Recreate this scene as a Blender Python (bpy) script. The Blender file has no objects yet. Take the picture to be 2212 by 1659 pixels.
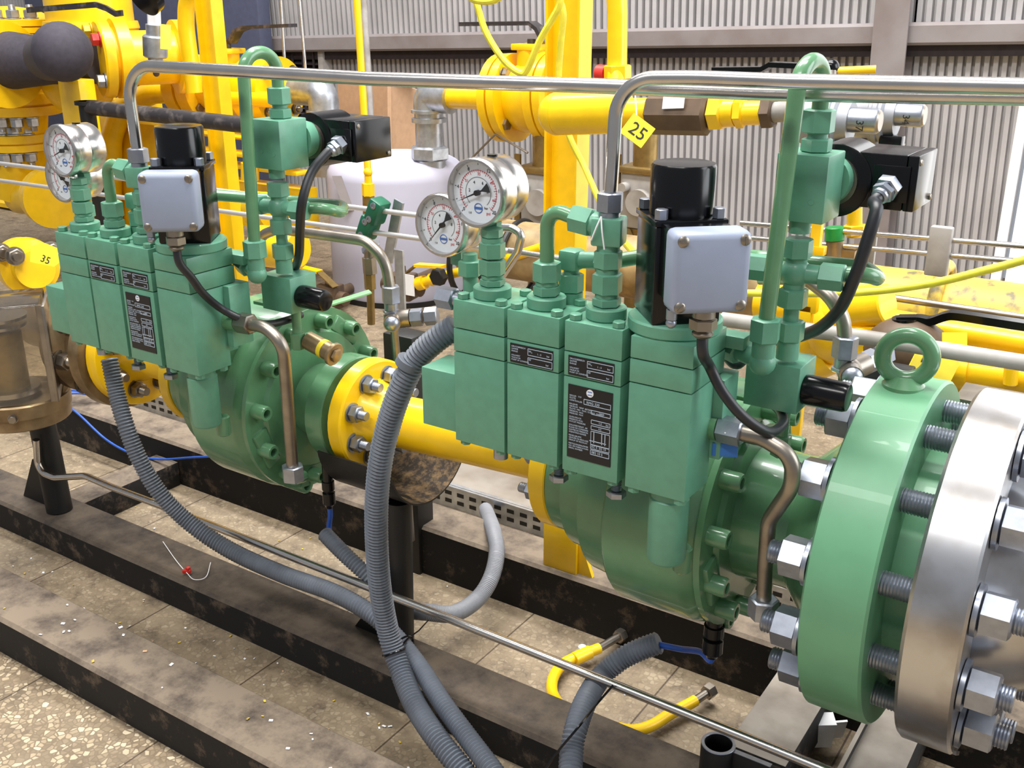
import bpy, bmesh, math, random
from mathutils import Vector as V, Matrix as Mx
random.seed(7)
SC = bpy.context.scene
COL = SC.collection
PI = math.pi
def R(d): return math.radians(d)
# ---------------------------------------------------------------- camera
FPX, PITCH, HEAD, CH = 2243.0, R(20.6), R(123.6), 1.1
FW = V((math.cos(HEAD)*math.cos(PITCH), math.sin(HEAD)*math.cos(PITCH), -math.sin(PITCH)))
RT = V((math.sin(HEAD), -math.cos(HEAD), 0))
UP = RT.cross(FW)
EYE = V((0, 0, CH))
cam = bpy.data.cameras.new('camera'); camo = bpy.data.objects.new('camera', cam); COL.objects.link(camo)
cam.sensor_fit = 'HORIZONTAL'; cam.sensor_width = 36; cam.lens = 36*FPX/2212
cam.clip_start = .02; cam.clip_end = 60
camo.matrix_world = Mx(((RT.x, UP.x, -FW.x, 0), (RT.y, UP.y, -FW.y, 0), (RT.z, UP.z, -FW.z, CH), (0, 0, 0, 1)))
SC.camera = camo
# ---------------------------------------------------------------- world, lamps, exposure
SC.view_settings.view_transform = 'Standard'; SC.view_settings.look = 'None'
SC.view_settings.gamma = 1; SC.view_settings.use_curve_mapping = False
SC.view_settings.exposure = 0.35
w = bpy.data.worlds.new('hall_daylight'); SC.world = w; w.use_nodes = True
bg = w.node_tree.nodes['Background']; bg.inputs[0].default_value = (.86, .91, 1, 1); bg.inputs[1].default_value = .3
def lamp(name, loc, target, sx, sy, power, col=(1, 1, 1)):
    l = bpy.data.lights.new(name, 'AREA'); l.shape = 'RECTANGLE'; l.size = sx; l.size_y = sy; l.energy = power; l.color = col
    o = bpy.data.objects.new(name, l); COL.objects.link(o); o.location = loc
    o.rotation_euler = (V(target)-V(loc)).to_track_quat('-Z', 'Y').to_euler(); return o
lamp('roof_light', (-1.0, 1.3, 4.6), (-1.0, 1.4, 0), 3.4, .5, 210, (1, .98, .95))
lamp('roof_light', (-2.6, 2.9, 4.8), (-2.6, 2.7, 0), 5.0, .6, 230, (1, .98, .95))
lamp('roof_light', (-1.2, -1.6, 4.4), (-1.2, 1.0, .3), 4.0, .5, 120, (1, .98, .95))
lamp('daylight_gate', (3.4, 2.6, 2.2), (-.4, 1.3, .5), 2.4, 2.8, 110, (.93, .97, 1))

# ---------------------------------------------------------------- pixel -> point on a real plane
def P(px, py, Y=None, X=None, Z=None):
    d = FW + RT*((px-1106)/FPX) - UP*((py-829.5)/FPX)
    if Y is not None: t = Y/d.y
    elif X is not None: t = X/d.x
    else: t = (Z-CH)/d.z
    return EYE + d*t
def dep(p): return (V(p)-EYE).dot(FW)
def PX(n, p): return n*dep(p)/FPX          # n photo pixels at the depth of p, in metres

# ---------------------------------------------------------------- materials
def lin(c): return tuple((x/255/12.92 if x/255 <= .04045 else ((x/255+.055)/1.055)**2.4) for x in c)
MATS = {}
def mat(name, rgb, rough=.5, metal=0., var=.12, scale=40., bump=0., bscale=200., rgb2=None, thr=None, coat=0., spec=.5, det=5, nr=.5):
    m = bpy.data.materials.new(name); m.use_nodes = True; nt = m.node_tree; N = nt.nodes; L = nt.links
    b = N['Principled BSDF']; b.inputs['Roughness'].default_value = rough; b.inputs['Metallic'].default_value = metal
    b.inputs['Coat Weight'].default_value = coat; b.inputs['Specular IOR Level'].default_value = spec
    c = lin(rgb); tc = N.new('ShaderNodeTexCoord'); no = N.new('ShaderNodeTexNoise')
    no.inputs['Scale'].default_value = scale; no.inputs['Detail'].default_value = det; no.inputs['Roughness'].default_value = nr
    L.new(tc.outputs['Object'], no.inputs['Vector'])
    rp = N.new('ShaderNodeValToRGB'); L.new(no.outputs['Fac'], rp.inputs['Fac'])
    c2 = lin(rgb2) if rgb2 else tuple(min(1, x*(1+var)) for x in c)
    c1 = c if rgb2 else tuple(x*(1-var) for x in c)
    e = rp.color_ramp.elements; t = thr or (.35, .65)
    e[0].position, e[1].position = t; e[0].color = (*c1, 1); e[1].color = (*c2, 1)
    L.new(rp.outputs['Color'], b.inputs['Base Color'])
    if bump:
        n2 = N.new('ShaderNodeTexNoise'); n2.inputs['Scale'].default_value = bscale; n2.inputs['Detail'].default_value = 4
        L.new(tc.outputs['Object'], n2.inputs['Vector'])
        bp = N.new('ShaderNodeBump'); bp.inputs['Strength'].default_value = bump; bp.inputs['Distance'].default_value = .002
        L.new(n2.outputs['Fac'], bp.inputs['Height']); L.new(bp.outputs['Normal'], b.inputs['Normal'])
    MATS[name] = m; return m
GREEN = mat('green_paint', (94, 151, 125), .42, var=.05, scale=60, bump=.05, coat=.1)
GREENF = mat('flange_green_paint', (102, 158, 120), .4, var=.05, scale=20, coat=.1)
GREENG = mat('glossy_green_paint', (91, 137, 99), .25, var=.07, scale=30, coat=.3)
DGREEN = mat('dark_green_plastic', (10, 92, 66), .4)
YEL = mat('yellow_paint', (246, 198, 6), .35, var=.06, scale=20, coat=.2)
BEIGESHADE = mat('stained_shaded_beige', (176, 152, 108), .5, scale=10, rgb2=(122, 100, 66), thr=(.42, .65))  # shade on the header pipe put into the colour, plus stains
YELD = mat('dirty_yellow_paint', (226, 190, 70), .5, scale=26, rgb2=(112, 104, 74), thr=(.46, .66))
YELC = mat('yellow_cable_sheath', (226, 214, 62), .45)
STEEL = mat('stainless_steel', (196, 192, 188), .24, 1., var=.06, scale=25)
STEELLIT = mat('lamplit_tube_steel', (226, 224, 222), .42, .85, var=.04)  # lighter base colour stands in for lamp light gleaming on the rails
DSTEEL = mat('dull_steel', (150, 142, 132), .38, 1., var=.15, scale=30)
ZINC = mat('zinc_plate', (160, 165, 176), .36, .9, var=.08, scale=80)
GALV = mat('galvanised', (186, 190, 196), .36, .85, var=.15, scale=45)
BRASS = mat('dull_brass', (150, 126, 78), .4, .8, var=.15)
BROWN = mat('brown_iron', (92, 74, 58), .5, .3, var=.2, scale=20)
BRONZE = mat('worn_bronze', (168, 146, 112), .38, .6, scale=14, rgb2=(108, 88, 62), thr=(.4, .7))
MACH = mat('machined_steel', (200, 200, 202), .28, 1., var=.1, scale=12, rgb2=(158, 148, 138), thr=(.45, .75))
BLK = mat('black_plastic', (9, 9, 12), .2, var=.1, spec=.35)
BLKP = mat('black_paint', (16, 15, 15), .5, var=.3, scale=15)
BLKR = mat('black_cable', (30, 31, 36), .42)
BLKW = mat('worn_black_paint', (46, 42, 44), .5, scale=30, rgb2=(104, 96, 92), thr=(.5, .75))
SLATE = mat('slate_paint', (70, 74, 96), .6, var=.06)
TARGREY = mat('dark_lagging', (60, 56, 66), .8, var=.12, scale=60)
BOXG = mat('grey_box_paint', (144, 153, 174), .4, var=.02, bump=.03, bscale=400)
HOSE = mat('grey_conduit', (102, 108, 118), .5, var=.08)
HOSEL = mat('light_grey_conduit', (128, 130, 136), .5, var=.05)
TANK = mat('tank_paint', (182, 181, 198), .5, var=.04, scale=6)
TAUPE = mat('taupe_steel_paint', (134, 127, 127), .55, scale=5, rgb2=(116, 105, 102), thr=(.4, .7))
SHEET = mat('wall_sheet', (172, 169, 170), .5, .1, var=.1, scale=4)
DARKBR = mat('dark_plum_brown', (46, 38, 42), .7, var=.2)
CARD = mat('cardboard', (196, 158, 124), .8, var=.05)
BLUE = mat('blue_plastic', (40, 108, 186), .45)
BLUEC = mat('blue_cable', (34, 84, 176), .45)
RED = mat('red_plastic', (204, 44, 34), .45)
WHITE = mat('white_paint', (236, 236, 238), .5, var=.02)
PAPER = mat('label_paper', (240, 240, 242), .6, var=.03)
TAGY = mat('yellow_tag', (240, 216, 44), .45, var=.04)
PRINT = mat('plate_print', (190, 205, 220), .6, var=.02)
INK = mat('black_ink', (20, 18, 18), .6)
INKR = mat('red_ink', (214, 70, 74), .6)
INKB = mat('blue_ink', (60, 110, 190), .6)
PLATE = mat('nameplate_black', (10, 11, 20), .35, var=.05)
DIAL = mat('dial_white', (240, 243, 250), .5, var=.01)
GREENLV = mat('pale_green_paint', (140, 196, 140), .4, var=.05)
DUSTD = mat('dark_dusty_steel', (92, 80, 67), .8, scale=12, det=9, nr=.7, rgb2=(50, 42, 36), thr=(.4, .64), bump=.3, bscale=60)
DUST = mat('dusty_steel', (126, 112, 96), .8, scale=15, det=9, nr=.7, rgb2=(70, 60, 52), thr=(.42, .66), bump=.3, bscale=60)
GRIMESHADE = mat('grimy_shaded_steel', (15, 12, 11), .8, scale=16, det=9, nr=.72, rgb2=(92, 78, 64), thr=(.54, .66), bump=.2, bscale=50)  # black paint and grime, with the shade on beam sides put in
CONC = mat('dusty_cover', (140, 132, 122), .75, scale=12, rgb2=(116, 104, 92), thr=(.4, .7))
CAST = mat('cast_aluminium', (150, 152, 158), .5, .5, var=.1, scale=20)
RUST = mat('rusty_tray', (42, 34, 26), .8, scale=55, det=8, nr=.7, rgb2=(122, 98, 66), thr=(.44, .62), bump=.3, bscale=80)
GREYD = mat('dusty_grey_steel', (146, 138, 128), .6, scale=14, det=8, rgb2=(112, 102, 92), thr=(.4, .68))
GREYP = mat('grey_plate', (168, 164, 160), .6, scale=14, rgb2=(136, 130, 124), thr=(.4, .7))
def glassy(name, tint, fac, rough=.03):
    m = bpy.data.materials.new(name); m.use_nodes = True; nt = m.node_tree; N = nt.nodes; L = nt.links
    N.remove(N['Principled BSDF']); out = N['Material Output']
    tr = N.new('ShaderNodeBsdfTransparent'); tr.inputs[0].default_value = (*tint, 1)
    gl = N.new('ShaderNodeBsdfGlossy'); gl.inputs['Roughness'].default_value = rough
    lw = N.new('ShaderNodeLayerWeight'); lw.inputs[0].default_value = .5
    pw = N.new('ShaderNodeMath'); pw.operation = 'POWER'; pw.inputs[1].default_value = 5; L.new(lw.outputs['Facing'], pw.inputs[0])
    ad = N.new('ShaderNodeMath'); ad.operation = 'ADD'; ad.inputs[1].default_value = .035+fac; ad.use_clamp = True
    L.new(pw.outputs[0], ad.inputs[0])
    mx = N.new('ShaderNodeMixShader'); L.new(ad.outputs[0], mx.inputs[0]); L.new(tr.outputs[0], mx.inputs[1]); L.new(gl.outputs[0], mx.inputs[2])
    L.new(mx.outputs[0], out.inputs[0]); return m
GLASS = glassy('clear_glass', (.97, .98, .98), .0)
PLEXI = glassy('clear_acrylic', (.9, .88, .84), .06, .08)
def mat_lit(name, rgb, s):
    m = bpy.data.materials.new(name); m.use_nodes = True; b = m.node_tree.nodes['Principled BSDF']
    b.inputs['Base Color'].default_value = (*lin(rgb), 1); b.inputs['Emission Color'].default_value = (1, 1, 1, 1)
    b.inputs['Emission Strength'].default_value = s; return m
DAYPANE = mat_lit('daylit_pane', (240, 242, 246), 1.0)
def mat_terrazzo():
    m = bpy.data.materials.new('terrazzo_tiles'); m.use_nodes = True; nt = m.node_tree; N = nt.nodes; L = nt.links
    b = N['Principled BSDF']; b.inputs['Roughness'].default_value = .55
    tc = N.new('ShaderNodeTexCoord')
    def ramp(src, stops):
        r = N.new('ShaderNodeValToRGB'); L.new(src, r.inputs[0]); e = r.color_ramp.elements
        e[0].position, e[0].color = stops[0][0], (*stops[0][1], 1); e[1].position, e[1].color = stops[-1][0], (*stops[-1][1], 1)
        for p, c in stops[1:-1]: k = e.new(p); k.color = (*c, 1)
        return r.outputs[0]
    def noise(scale, det, rough, src=None):
        n = N.new('ShaderNodeTexNoise'); n.inputs['Scale'].default_value = scale; n.inputs['Detail'].default_value = det; n.inputs['Roughness'].default_value = rough
        L.new(src or tc.outputs['Object'], n.inputs['Vector']); return n.outputs['Fac']
    def mixc(kind, fac, a, c):
        x = N.new('ShaderNodeMix'); x.data_type = 'RGBA'; x.blend_type = kind
        if isinstance(fac, (int, float)): x.inputs[0].default_value = fac
        else: L.new(fac, x.inputs[0])
        for k, v in ((6, a), (7, c)):
            if isinstance(v, tuple): x.inputs[k].default_value = (*v, 1)
            else: L.new(v, x.inputs[k])
        return x.outputs[2]
    def vor(feat, scale):
        v = N.new('ShaderNodeTexVoronoi'); v.feature = feat; v.inputs['Scale'].default_value = scale; L.new(tc.outputs['Object'], v.inputs['Vector']); return v
    ve, vc = vor('DISTANCE_TO_EDGE', 105), vor('F1', 105)
    edge = ramp(ve.outputs['Distance'], [(.06, (0, 0, 0)), (.13, (1, 1, 1))])
    sep = N.new('ShaderNodeSeparateColor'); L.new(vc.outputs['Color'], sep.inputs[0])
    chip = ramp(sep.outputs[0], [(0, lin((142, 126, 104))), (.4, lin((160, 143, 118))), (.7, lin((190, 172, 142))), (1, lin((222, 208, 180)))])
    base = mixc('MIX', edge, lin((136, 120, 98)), chip)
    dirt = ramp(noise(5, 9, .7), [(.34, (.36, .33, .30)), (.5, (.78, .74, .69)), (.66, (1, 1, 1))])
    base = mixc('MULTIPLY', .75, base, dirt)
    # trodden-in dirt is heaviest between the beams, where nobody sweeps
    sx = N.new('ShaderNodeSeparateXYZ'); L.new(tc.outputs['Object'], sx.inputs[0])
    band = ramp(sx.outputs[1], [(.80, (0, 0, 0)), (.93, (1, 1, 1))])
    film = ramp(noise(14, 8, .75), [(.34, lin((64, 54, 44))), (.48, lin((124, 109, 88))), (.7, lin((152, 136, 112)))])
    bm_ = N.new('ShaderNodeMath'); bm_.operation = 'MULTIPLY'; bm_.inputs[1].default_value = .74; L.new(band, bm_.inputs[0])
    base = mixc('MIX', bm_.outputs[0], base, film)
    br = N.new('ShaderNodeTexBrick'); br.offset = 0; br.inputs['Scale'].default_value = 1; br.inputs['Brick Width'].default_value = .3
    br.inputs['Row Height'].default_value = .3; br.inputs['Mortar Size'].default_value = .0016
    br.inputs['Color1'].default_value = br.inputs['Color2'].default_value = (1, 1, 1, 1); br.inputs['Mortar'].default_value = (.3, .26, .24, 1)
    L.new(tc.outputs['Object'], br.inputs['Vector'])
    L.new(mixc('MULTIPLY', 1, base, br.outputs[0]), b.inputs['Base Color'])
    return m
TERR = mat_terrazzo()
# ---------------------------------------------------------------- mesh building
def frame(d):
    d = V(d).normalized(); a = V((0, 0, 1)) if abs(d.z) < .9 else V((1, 0, 0))
    u = a.cross(d).normalized(); return d, u, d.cross(u)
def fillet(pts, r, n=6):
    pts = [V(p) for p in pts]; out = [pts[0]]
    for i in range(1, len(pts)-1):
        a, b, c = pts[i-1], pts[i], pts[i+1]; u = a-b; w_ = c-b; lu, lw = u.length, w_.length
        if lu < 1e-6 or lw < 1e-6: continue
        u /= lu; w_ /= lw; ang = u.angle(w_)
        rr = r[i] if isinstance(r, (list, tuple)) else r
        if ang > PI-.02 or rr < 1e-4: out.append(b); continue
        t = min(rr/math.tan(ang/2), lu*.49, lw*.49); rr = t*math.tan(ang/2)
        cen = b+(u+w_).normalized()*(rr/math.sin(ang/2)); p0 = b+u*t-cen; p1 = b+w_*t-cen; tot = p0.angle(p1)
        for k in range(n+1):
            s = k/n; out.append(cen+(p0*math.sin((1-s)*tot)+p1*math.sin(s*tot))/math.sin(tot))
    out.append(pts[-1]); return out
def spline(pts, n=8):
    pts = [V(p) for p in pts]; q = [pts[0]*2-pts[1]]+pts+[pts[-1]*2-pts[-2]]; out = []
    for i in range(1, len(q)-2):
        a, b, c, d = q[i-1:i+3]
        for k in range(n):
            t = k/n; out.append(.5*((2*b)+(c-a)*t+(2*a-5*b+4*c-d)*t*t+(3*b-a-3*c+d)*t**3))
    out.append(pts[-1]); return out
def resample(pts, step):
    out = [pts[0].copy()]; acc = 0
    for a, b in zip(pts, pts[1:]):
        L = (b-a).length; t = step-acc
        while t <= L: out.append(a+(b-a)*(t/L)); t += step
        acc = L-(t-step)
    return out
class B:
    def __init__(s): s.bm = bmesh.new(); s.mi = 0
    def face(s, vs):
        try: f = s.bm.faces.new(vs); f.material_index = s.mi; return f
        except ValueError: return None
    def ring(s, pts): return [s.bm.verts.new(p) for p in pts]
    def bridge(s, a, b):
        n = len(a)
        for i in range(n): s.face((a[i], a[(i+1) % n], b[(i+1) % n], b[i]))
    def obox(s, c, hx, hy, hz, bev=0, seg=2):
        c, hx, hy, hz = V(c), V(hx), V(hy), V(hz)
        v = [s.bm.verts.new(c+hx*i+hy*j+hz*k) for i in (-1, 1) for j in (-1, 1) for k in (-1, 1)]
        fs = [s.face([v[i] for i in q]) for q in ((0, 1, 3, 2), (4, 6, 7, 5), (0, 4, 5, 1), (2, 3, 7, 6), (0, 2, 6, 4), (1, 5, 7, 3))]
        if bev:
            es = list({e for f in fs for e in f.edges})
            r = bmesh.ops.bevel(s.bm, geom=es, offset=bev, segments=seg, profile=.5, affect='EDGES')
            for f in r['faces']: f.material_index = s.mi
        return s
    def box(s, lo, hi, bev=0, yaw=0, seg=2):
        lo, hi = V(lo), V(hi); c = (lo+hi)/2; h = (hi-lo)/2; m = Mx.Rotation(yaw, 3, 'Z')
        return s.obox(c, m @ V((h.x, 0, 0)), m @ V((0, h.y, 0)), V((0, 0, h.z)), bev, seg)
    def lathe(s, p, d, prof, n=24, caps=True, arc=None, ph=0):
        p = V(p); d, u, w_ = frame(d); rings = []
        for t, r in prof:
            if arc: angs = [arc[0]+(arc[1]-arc[0])*i/n for i in range(n+1)]
            else: angs = [ph+2*PI*i/n for i in range(n)]
            rings.append(s.ring([p+d*t+(u*math.cos(a)+w_*math.sin(a))*r for a in angs]))
        for a, b in zip(rings, rings[1:]):
            if arc:
                for i in range(n): s.face((a[i], a[i+1], b[i+1], b[i]))
            else: s.bridge(a, b)
        if caps and not arc: s.face(rings[0][::-1]); s.face(rings[-1])
        return s
    def cyl(s, a, b, r, n=20, ch=0, r2=None):
        a, b = V(a), V(b); L = (b-a).length; r2 = r if r2 is None else r2
        pr = [(0, r), (L, r2)] if not ch else [(0, r-ch), (ch, r), (L-ch, r2), (L, r2-ch)]
        return s.lathe(a, b-a, pr, n)
    def hex(s, a, b, af, ph=0):
        a, b = V(a), V(b); L = (b-a).length; r = af/math.sqrt(3); c = min(.1*af, L*.3)
        return s.lathe(a, b-a, [(0, r*.86), (c*.5, r), (L-c*.5, r), (L, r*.86)], 6, ph=ph)
    def sph(s, c, r, n=16, sq=(1, 1, 1)):
        m = Mx.Translation(V(c)) @ Mx.Diagonal((*[r*k for k in sq], 1))
        g = bmesh.ops.create_uvsphere(s.bm, u_segments=n, v_segments=n//2+2, radius=1, matrix=m)
        for f in {f for v in g['verts'] for f in v.link_faces}: f.material_index = s.mi
        return s
    def dome(s, p, d, r, h=None, n=24, k=7):
        h = r if h is None else h
        return s.lathe(p, d, [(h*math.sin(PI/2*i/k), max(r*math.cos(PI/2*i/k), r*.002)) for i in range(k+1)], n)
    def torus(s, c, ax, R_, r, n=32, m=12, a0=0, a1=2*PI):
        d, u, w_ = frame(ax); c = V(c); full = abs(a1-a0-2*PI) < 1e-4; rings = []
        for i in range(n if full else n+1):
            a = a0+(a1-a0)*i/n; e = u*math.cos(a)+w_*math.sin(a)
            rings.append(s.ring([c+e*(R_+r*math.cos(2*PI*j/m))+d*(r*math.sin(2*PI*j/m)) for j in range(m)]))
        for i in range(n): s.bridge(rings[i], rings[(i+1) % len(rings)])
        if not full: s.face(rings[0][::-1]); s.face(rings[-1])
        return s
    def tube(s, pts, r, n=12, rad=None, flat=1.0):
        pts = [V(p) for p in pts]; pts = [p for i, p in enumerate(pts) if i == 0 or (p-pts[i-1]).length > 1e-6]
        t = (pts[1]-pts[0]).normalized(); _, u, w_ = frame(t); rings = []
        for i, p in enumerate(pts):
            t2 = (pts[min(i+1, len(pts)-1)]-pts[max(i-1, 0)]).normalized()
            q = t.rotation_difference(t2); u = q @ u; w_ = q @ w_; t = t2; rr = rad[i] if rad else r
            rings.append(s.ring([p+(u*math.cos(2*PI*k/n)+w_*math.sin(2*PI*k/n)*flat)*rr for k in range(n)]))
        for a, b in zip(rings, rings[1:]): s.bridge(a, b)
        s.face(rings[0][::-1]); s.face(rings[-1]); return s
    def hose(s, pts, r, pitch=.0056, n=14, depth=.0024):
        pp = resample(spline(pts, 14), pitch/2); rad = [r if i % 2 else r-depth for i in range(len(pp))]
        return s.tube(pp, r, n, rad)
    def thread(s, a, b, r, pitch=.004, n=16, depth=.0012):
        a, b = V(a), V(b); L = (b-a).length; k = max(2, int(L/pitch)); pr = [(0, r-depth)]
        for i in range(k): pr += [(L*(i+.5)/k, r), (L*(i+1)/k, r-depth)]
        return s.lathe(a, b-a, pr, n)
    def prism(s, poly, ext):
        ext = V(ext); a = s.ring([V(p) for p in poly]); b = s.ring([V(p)+ext for p in poly]); s.bridge(a, b); s.face(a[::-1]); s.face(b); return s
    def strip(s, pts, wdir, wid, th):          # flat bar following pts; wdir = width direction
        pts = [V(p) for p in pts]; wd = V(wdir).normalized()*wid/2; rings = []
        for i, p in enumerate(pts):
            t = (pts[min(i+1, len(pts)-1)]-pts[max(i-1, 0)]).normalized(); nn = t.cross(wd).normalized()*th/2
            rings.append(s.ring([p+wd+nn, p-wd+nn, p-wd-nn, p+wd-nn]))
        for a, b in zip(rings, rings[1:]): s.bridge(a, b)
        s.face(rings[0][::-1]); s.face(rings[-1]); return s
ORG = {}
def finish(b, name, mats, smooth=35):
    bmesh.ops.recalc_face_normals(b.bm, faces=b.bm.faces[:])
    me = bpy.data.meshes.new(name); b.bm.to_mesh(me); b.bm.free()
    for m in (mats if isinstance(mats, (list, tuple)) else [mats]): me.materials.append(m)
    me.shade_smooth()
    try: me.set_sharp_from_angle(angle=R(smooth))
    except Exception: pass
    return me
def part(b, name, mats, parent, label=None):
    me = finish(b, name, mats); o = ORG[parent.name]; me.transform(Mx.Translation(-o))
    ob = bpy.data.objects.new(name, me); COL.objects.link(ob); ob.parent = parent; ORG[ob.name] = o
    if label: ob['label'] = label
    return ob
def tag(o, label, cat, group=None, kind=None):
    if label: o['label'] = label
    if cat: o['category'] = cat
    if group: o['group'] = group
    if kind: o['kind'] = kind
    return o
def thing(name, loc, label, cat, group=None):
    o = bpy.data.objects.new(name, None); o.empty_display_size = .02; COL.objects.link(o); o.location = loc; ORG[o.name] = V(loc); return tag(o, label, cat, group)
def one(b, name, mats, label, cat, group=None, kind=None):
    vs = [v.co for v in b.bm.verts]; c = V((sum(v.x for v in vs)/len(vs), sum(v.y for v in vs)/len(vs), min(v.z for v in vs)))
    me = finish(b, name, mats); me.transform(Mx.Translation(-c)); ob = bpy.data.objects.new(name, me); COL.objects.link(ob); ob.location = c
    ORG[ob.name] = c; return tag(ob, label, cat, group, kind)
def struct(b, name, mats):
    me = finish(b, name, mats); ob = bpy.data.objects.new(name, me); COL.objects.link(ob); ob['kind'] = 'structure'; ORG[ob.name] = V((0, 0, 0)); return ob
PROTO = {}
def inst(key, make, name, mats, parent, pos, axis, label=None, roll=0):     # a small repeated part, built along +Z once
    if key not in PROTO: PROTO[key] = finish(make(), name, mats)
    o = ORG[parent.name]; ob = bpy.data.objects.new(name, PROTO[key]); COL.objects.link(ob); ob.parent = parent
    ob.matrix_local = Mx.Translation(V(pos)-o) @ V((0, 0, 1)).rotation_difference(V(axis).normalized()).to_matrix().to_4x4() @ Mx.Rotation(roll, 4, 'Z')
    ORG[ob.name] = V(pos)
    if label: ob['label'] = label
    return ob
def nut(parent, pos, axis, af=.024, h=.02, stick=.012, m=None, roll=0, name='hex_nut', label=None, washer=True):
    m = m or ZINC
    def mk():
        b = B()
        if washer: b.cyl((0, 0, 0), (0, 0, h*.14), af*.68, 20)
        b.hex((0, 0, h*.14 if washer else 0), (0, 0, h), af)
        if stick: b.thread((0, 0, h), (0, 0, h+stick), af*.32, pitch=af*.09, n=12, depth=af*.03)
        return b
    return inst(('nut', af, h, stick, m.name, washer), mk, name, m, parent, pos, axis, label, roll)
def sock(parent, pos, axis, r, h, m, name='cap_screw'):
    def mk():
        b = B(); b.lathe((0, 0, 0), (0, 0, 1), [(0, r), (h*.88, r), (h, r*.9), (h, r*.58), (h*.5, r*.55), (h*.5, .0001)], 18); return b
    return inst(('sock', r, h, m.name), mk, name, m, parent, pos, axis)
def screw(parent, pos, axis, r, m, name='screw', roll=.5):
    def mk():
        b = B(); b.lathe((0, 0, 0), (0, 0, 1), [(0, r), (r*.35, r), (r*.6, r*.7), (r*.66, r*.3)], 16)
        b.box((-r*.75, -r*.14, r*.55), (r*.75, r*.14, r*.72)); return b
    return inst(('scr', r, m.name), mk, name, m, parent, pos, axis, None, roll)
def text(body, pos, right, up, size, mats, parent, name='lettering', align='LEFT', ext=.0002, bold=0):
    cu = bpy.data.curves.new(name, 'FONT'); cu.body = body; cu.size = size; cu.extrude = ext; cu.align_x = align; cu.resolution_u = 2; cu.offset = bold
    t = bpy.data.objects.new('tmp', cu); COL.objects.link(t); dg = bpy.context.evaluated_depsgraph_get(); me = bpy.data.meshes.new_from_object(t.evaluated_get(dg))
    bpy.data.objects.remove(t); r = V(right).normalized(); u = V(up).normalized(); n = r.cross(u); u = n.cross(r)
    M = Mx((r, u, n)).transposed().to_4x4(); M.translation = V(pos); me.transform(M); me.materials.clear(); me.materials.append(mats)
    if parent is None: return me
    me.transform(Mx.Translation(-ORG[parent.name])); ob = bpy.data.objects.new(name, me); COL.objects.link(ob); ob.parent = parent; ORG[ob.name] = ORG[parent.name]; return ob
def merge_text(items, parent, name, mats):      # many lines of print on one plate: one mesh
    bm = bmesh.new()
    for it in items:
        me = text(*it, mats, None, ext=.0001); bm.from_mesh(me); bpy.data.meshes.remove(me)
    me = bpy.data.meshes.new(name); bm.to_mesh(me); bm.free(); me.materials.append(mats); me.transform(Mx.Translation(-ORG[parent.name]))
    ob = bpy.data.objects.new(name, me); COL.objects.link(ob); ob.parent = parent; ORG[ob.name] = ORG[parent.name]; return ob
def frame_rect(b, c, right, up, w_, h, t, th=.0003):
    right, up = V(right), V(up); n = right.cross(up); c = V(c)
    for s in (-1, 1):
        b.obox(c+up*(s*h/2), right*(w_/2), up*(t/2), n*th); b.obox(c+right*(s*w_/2), right*(t/2), up*(h/2), n*th)
# ================================================================ the hall: floor, wall, purlin, dark strip, column, gate window
b = B(); b.box((-11, -2.2, -.1), (2.6, 4.6, 0)); struct(b, 'floor', TERR)
TILT = R(2.0); PIV = V((-1.3, 4.3, .95))
def tiltwall(b):
    bmesh.ops.rotate(b.bm, verts=b.bm.verts[:], cent=PIV, matrix=Mx.Rotation(-TILT, 3, 'Y')); return b
XW = P(2180, 380, Y=4.28).x
def corr(z0, z1, name, y, pit=.031, d=.022):
    b = B(); x = -10.5; lo = []; hi = []
    k = 0
    while x < XW:
        for fx, dy in ((0, 0), (.08, -d), (.62, -d), (.7, 0)):
            lo.append(b.bm.verts.new((x+fx*pit, y+dy, z0))); hi.append(b.bm.verts.new((x+fx*pit, y+dy, z1)))
        x += pit
    for i in range(len(lo)-1): b.face((lo[i], lo[i+1], hi[i+1], hi[i]))
    tiltwall(b); return struct(b, name, SHEET)
ZB0 = P(1100, 81, Y=4.22).z; ZB1 = P(1100, 41, Y=4.22).z; ZB2 = P(1100, 101, Y=4.22).z
corr(-.4, ZB1, 'wall_back', 4.3)
corr(ZB1, 3.2, 'wall_back_upper', 4.27, pit=.034, d=.026)
b = B(); b.prism([(-10.5, 4.26, ZB0), (-10.5, 4.2, ZB0), (-10.5, 4.19, ZB0+.01), (-10.5, 4.19, ZB1-.012), (-10.5, 4.2, ZB1), (-10.5, 4.26, ZB1)], (XW+10.5, 0, 0))
tiltwall(b); struct(b, 'trim_1', TAUPE)
b = B(); b.box((-10.5, 4.235, ZB2), (XW, 4.29, ZB0-.002)); tiltwall(b); struct(b, 'trim_2', DARKBR)  # dark strip along the lower edge of the beam
c0 = P(1887, 70, Y=4.17); c1 = P(1962, 70, Y=4.17)
b = B()
b.box((c0.x, 4.16, -.4), (c1.x, 4.172, 3.2)); b.box((c0.x, 4.27, -.4), (c1.x, 4.282, 3.2)); xm = (c0.x+c1.x)/2; b.box((xm-.005, 4.17, -.4), (xm+.005, 4.272, 3.2))
bmesh.ops.rotate(b.bm, verts=b.bm.verts[:], cent=V((xm, 4.2, .95)), matrix=Mx.Rotation(-R(1.6), 3, 'Y')); struct(b, 'trim_3', TAUPE)
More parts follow.
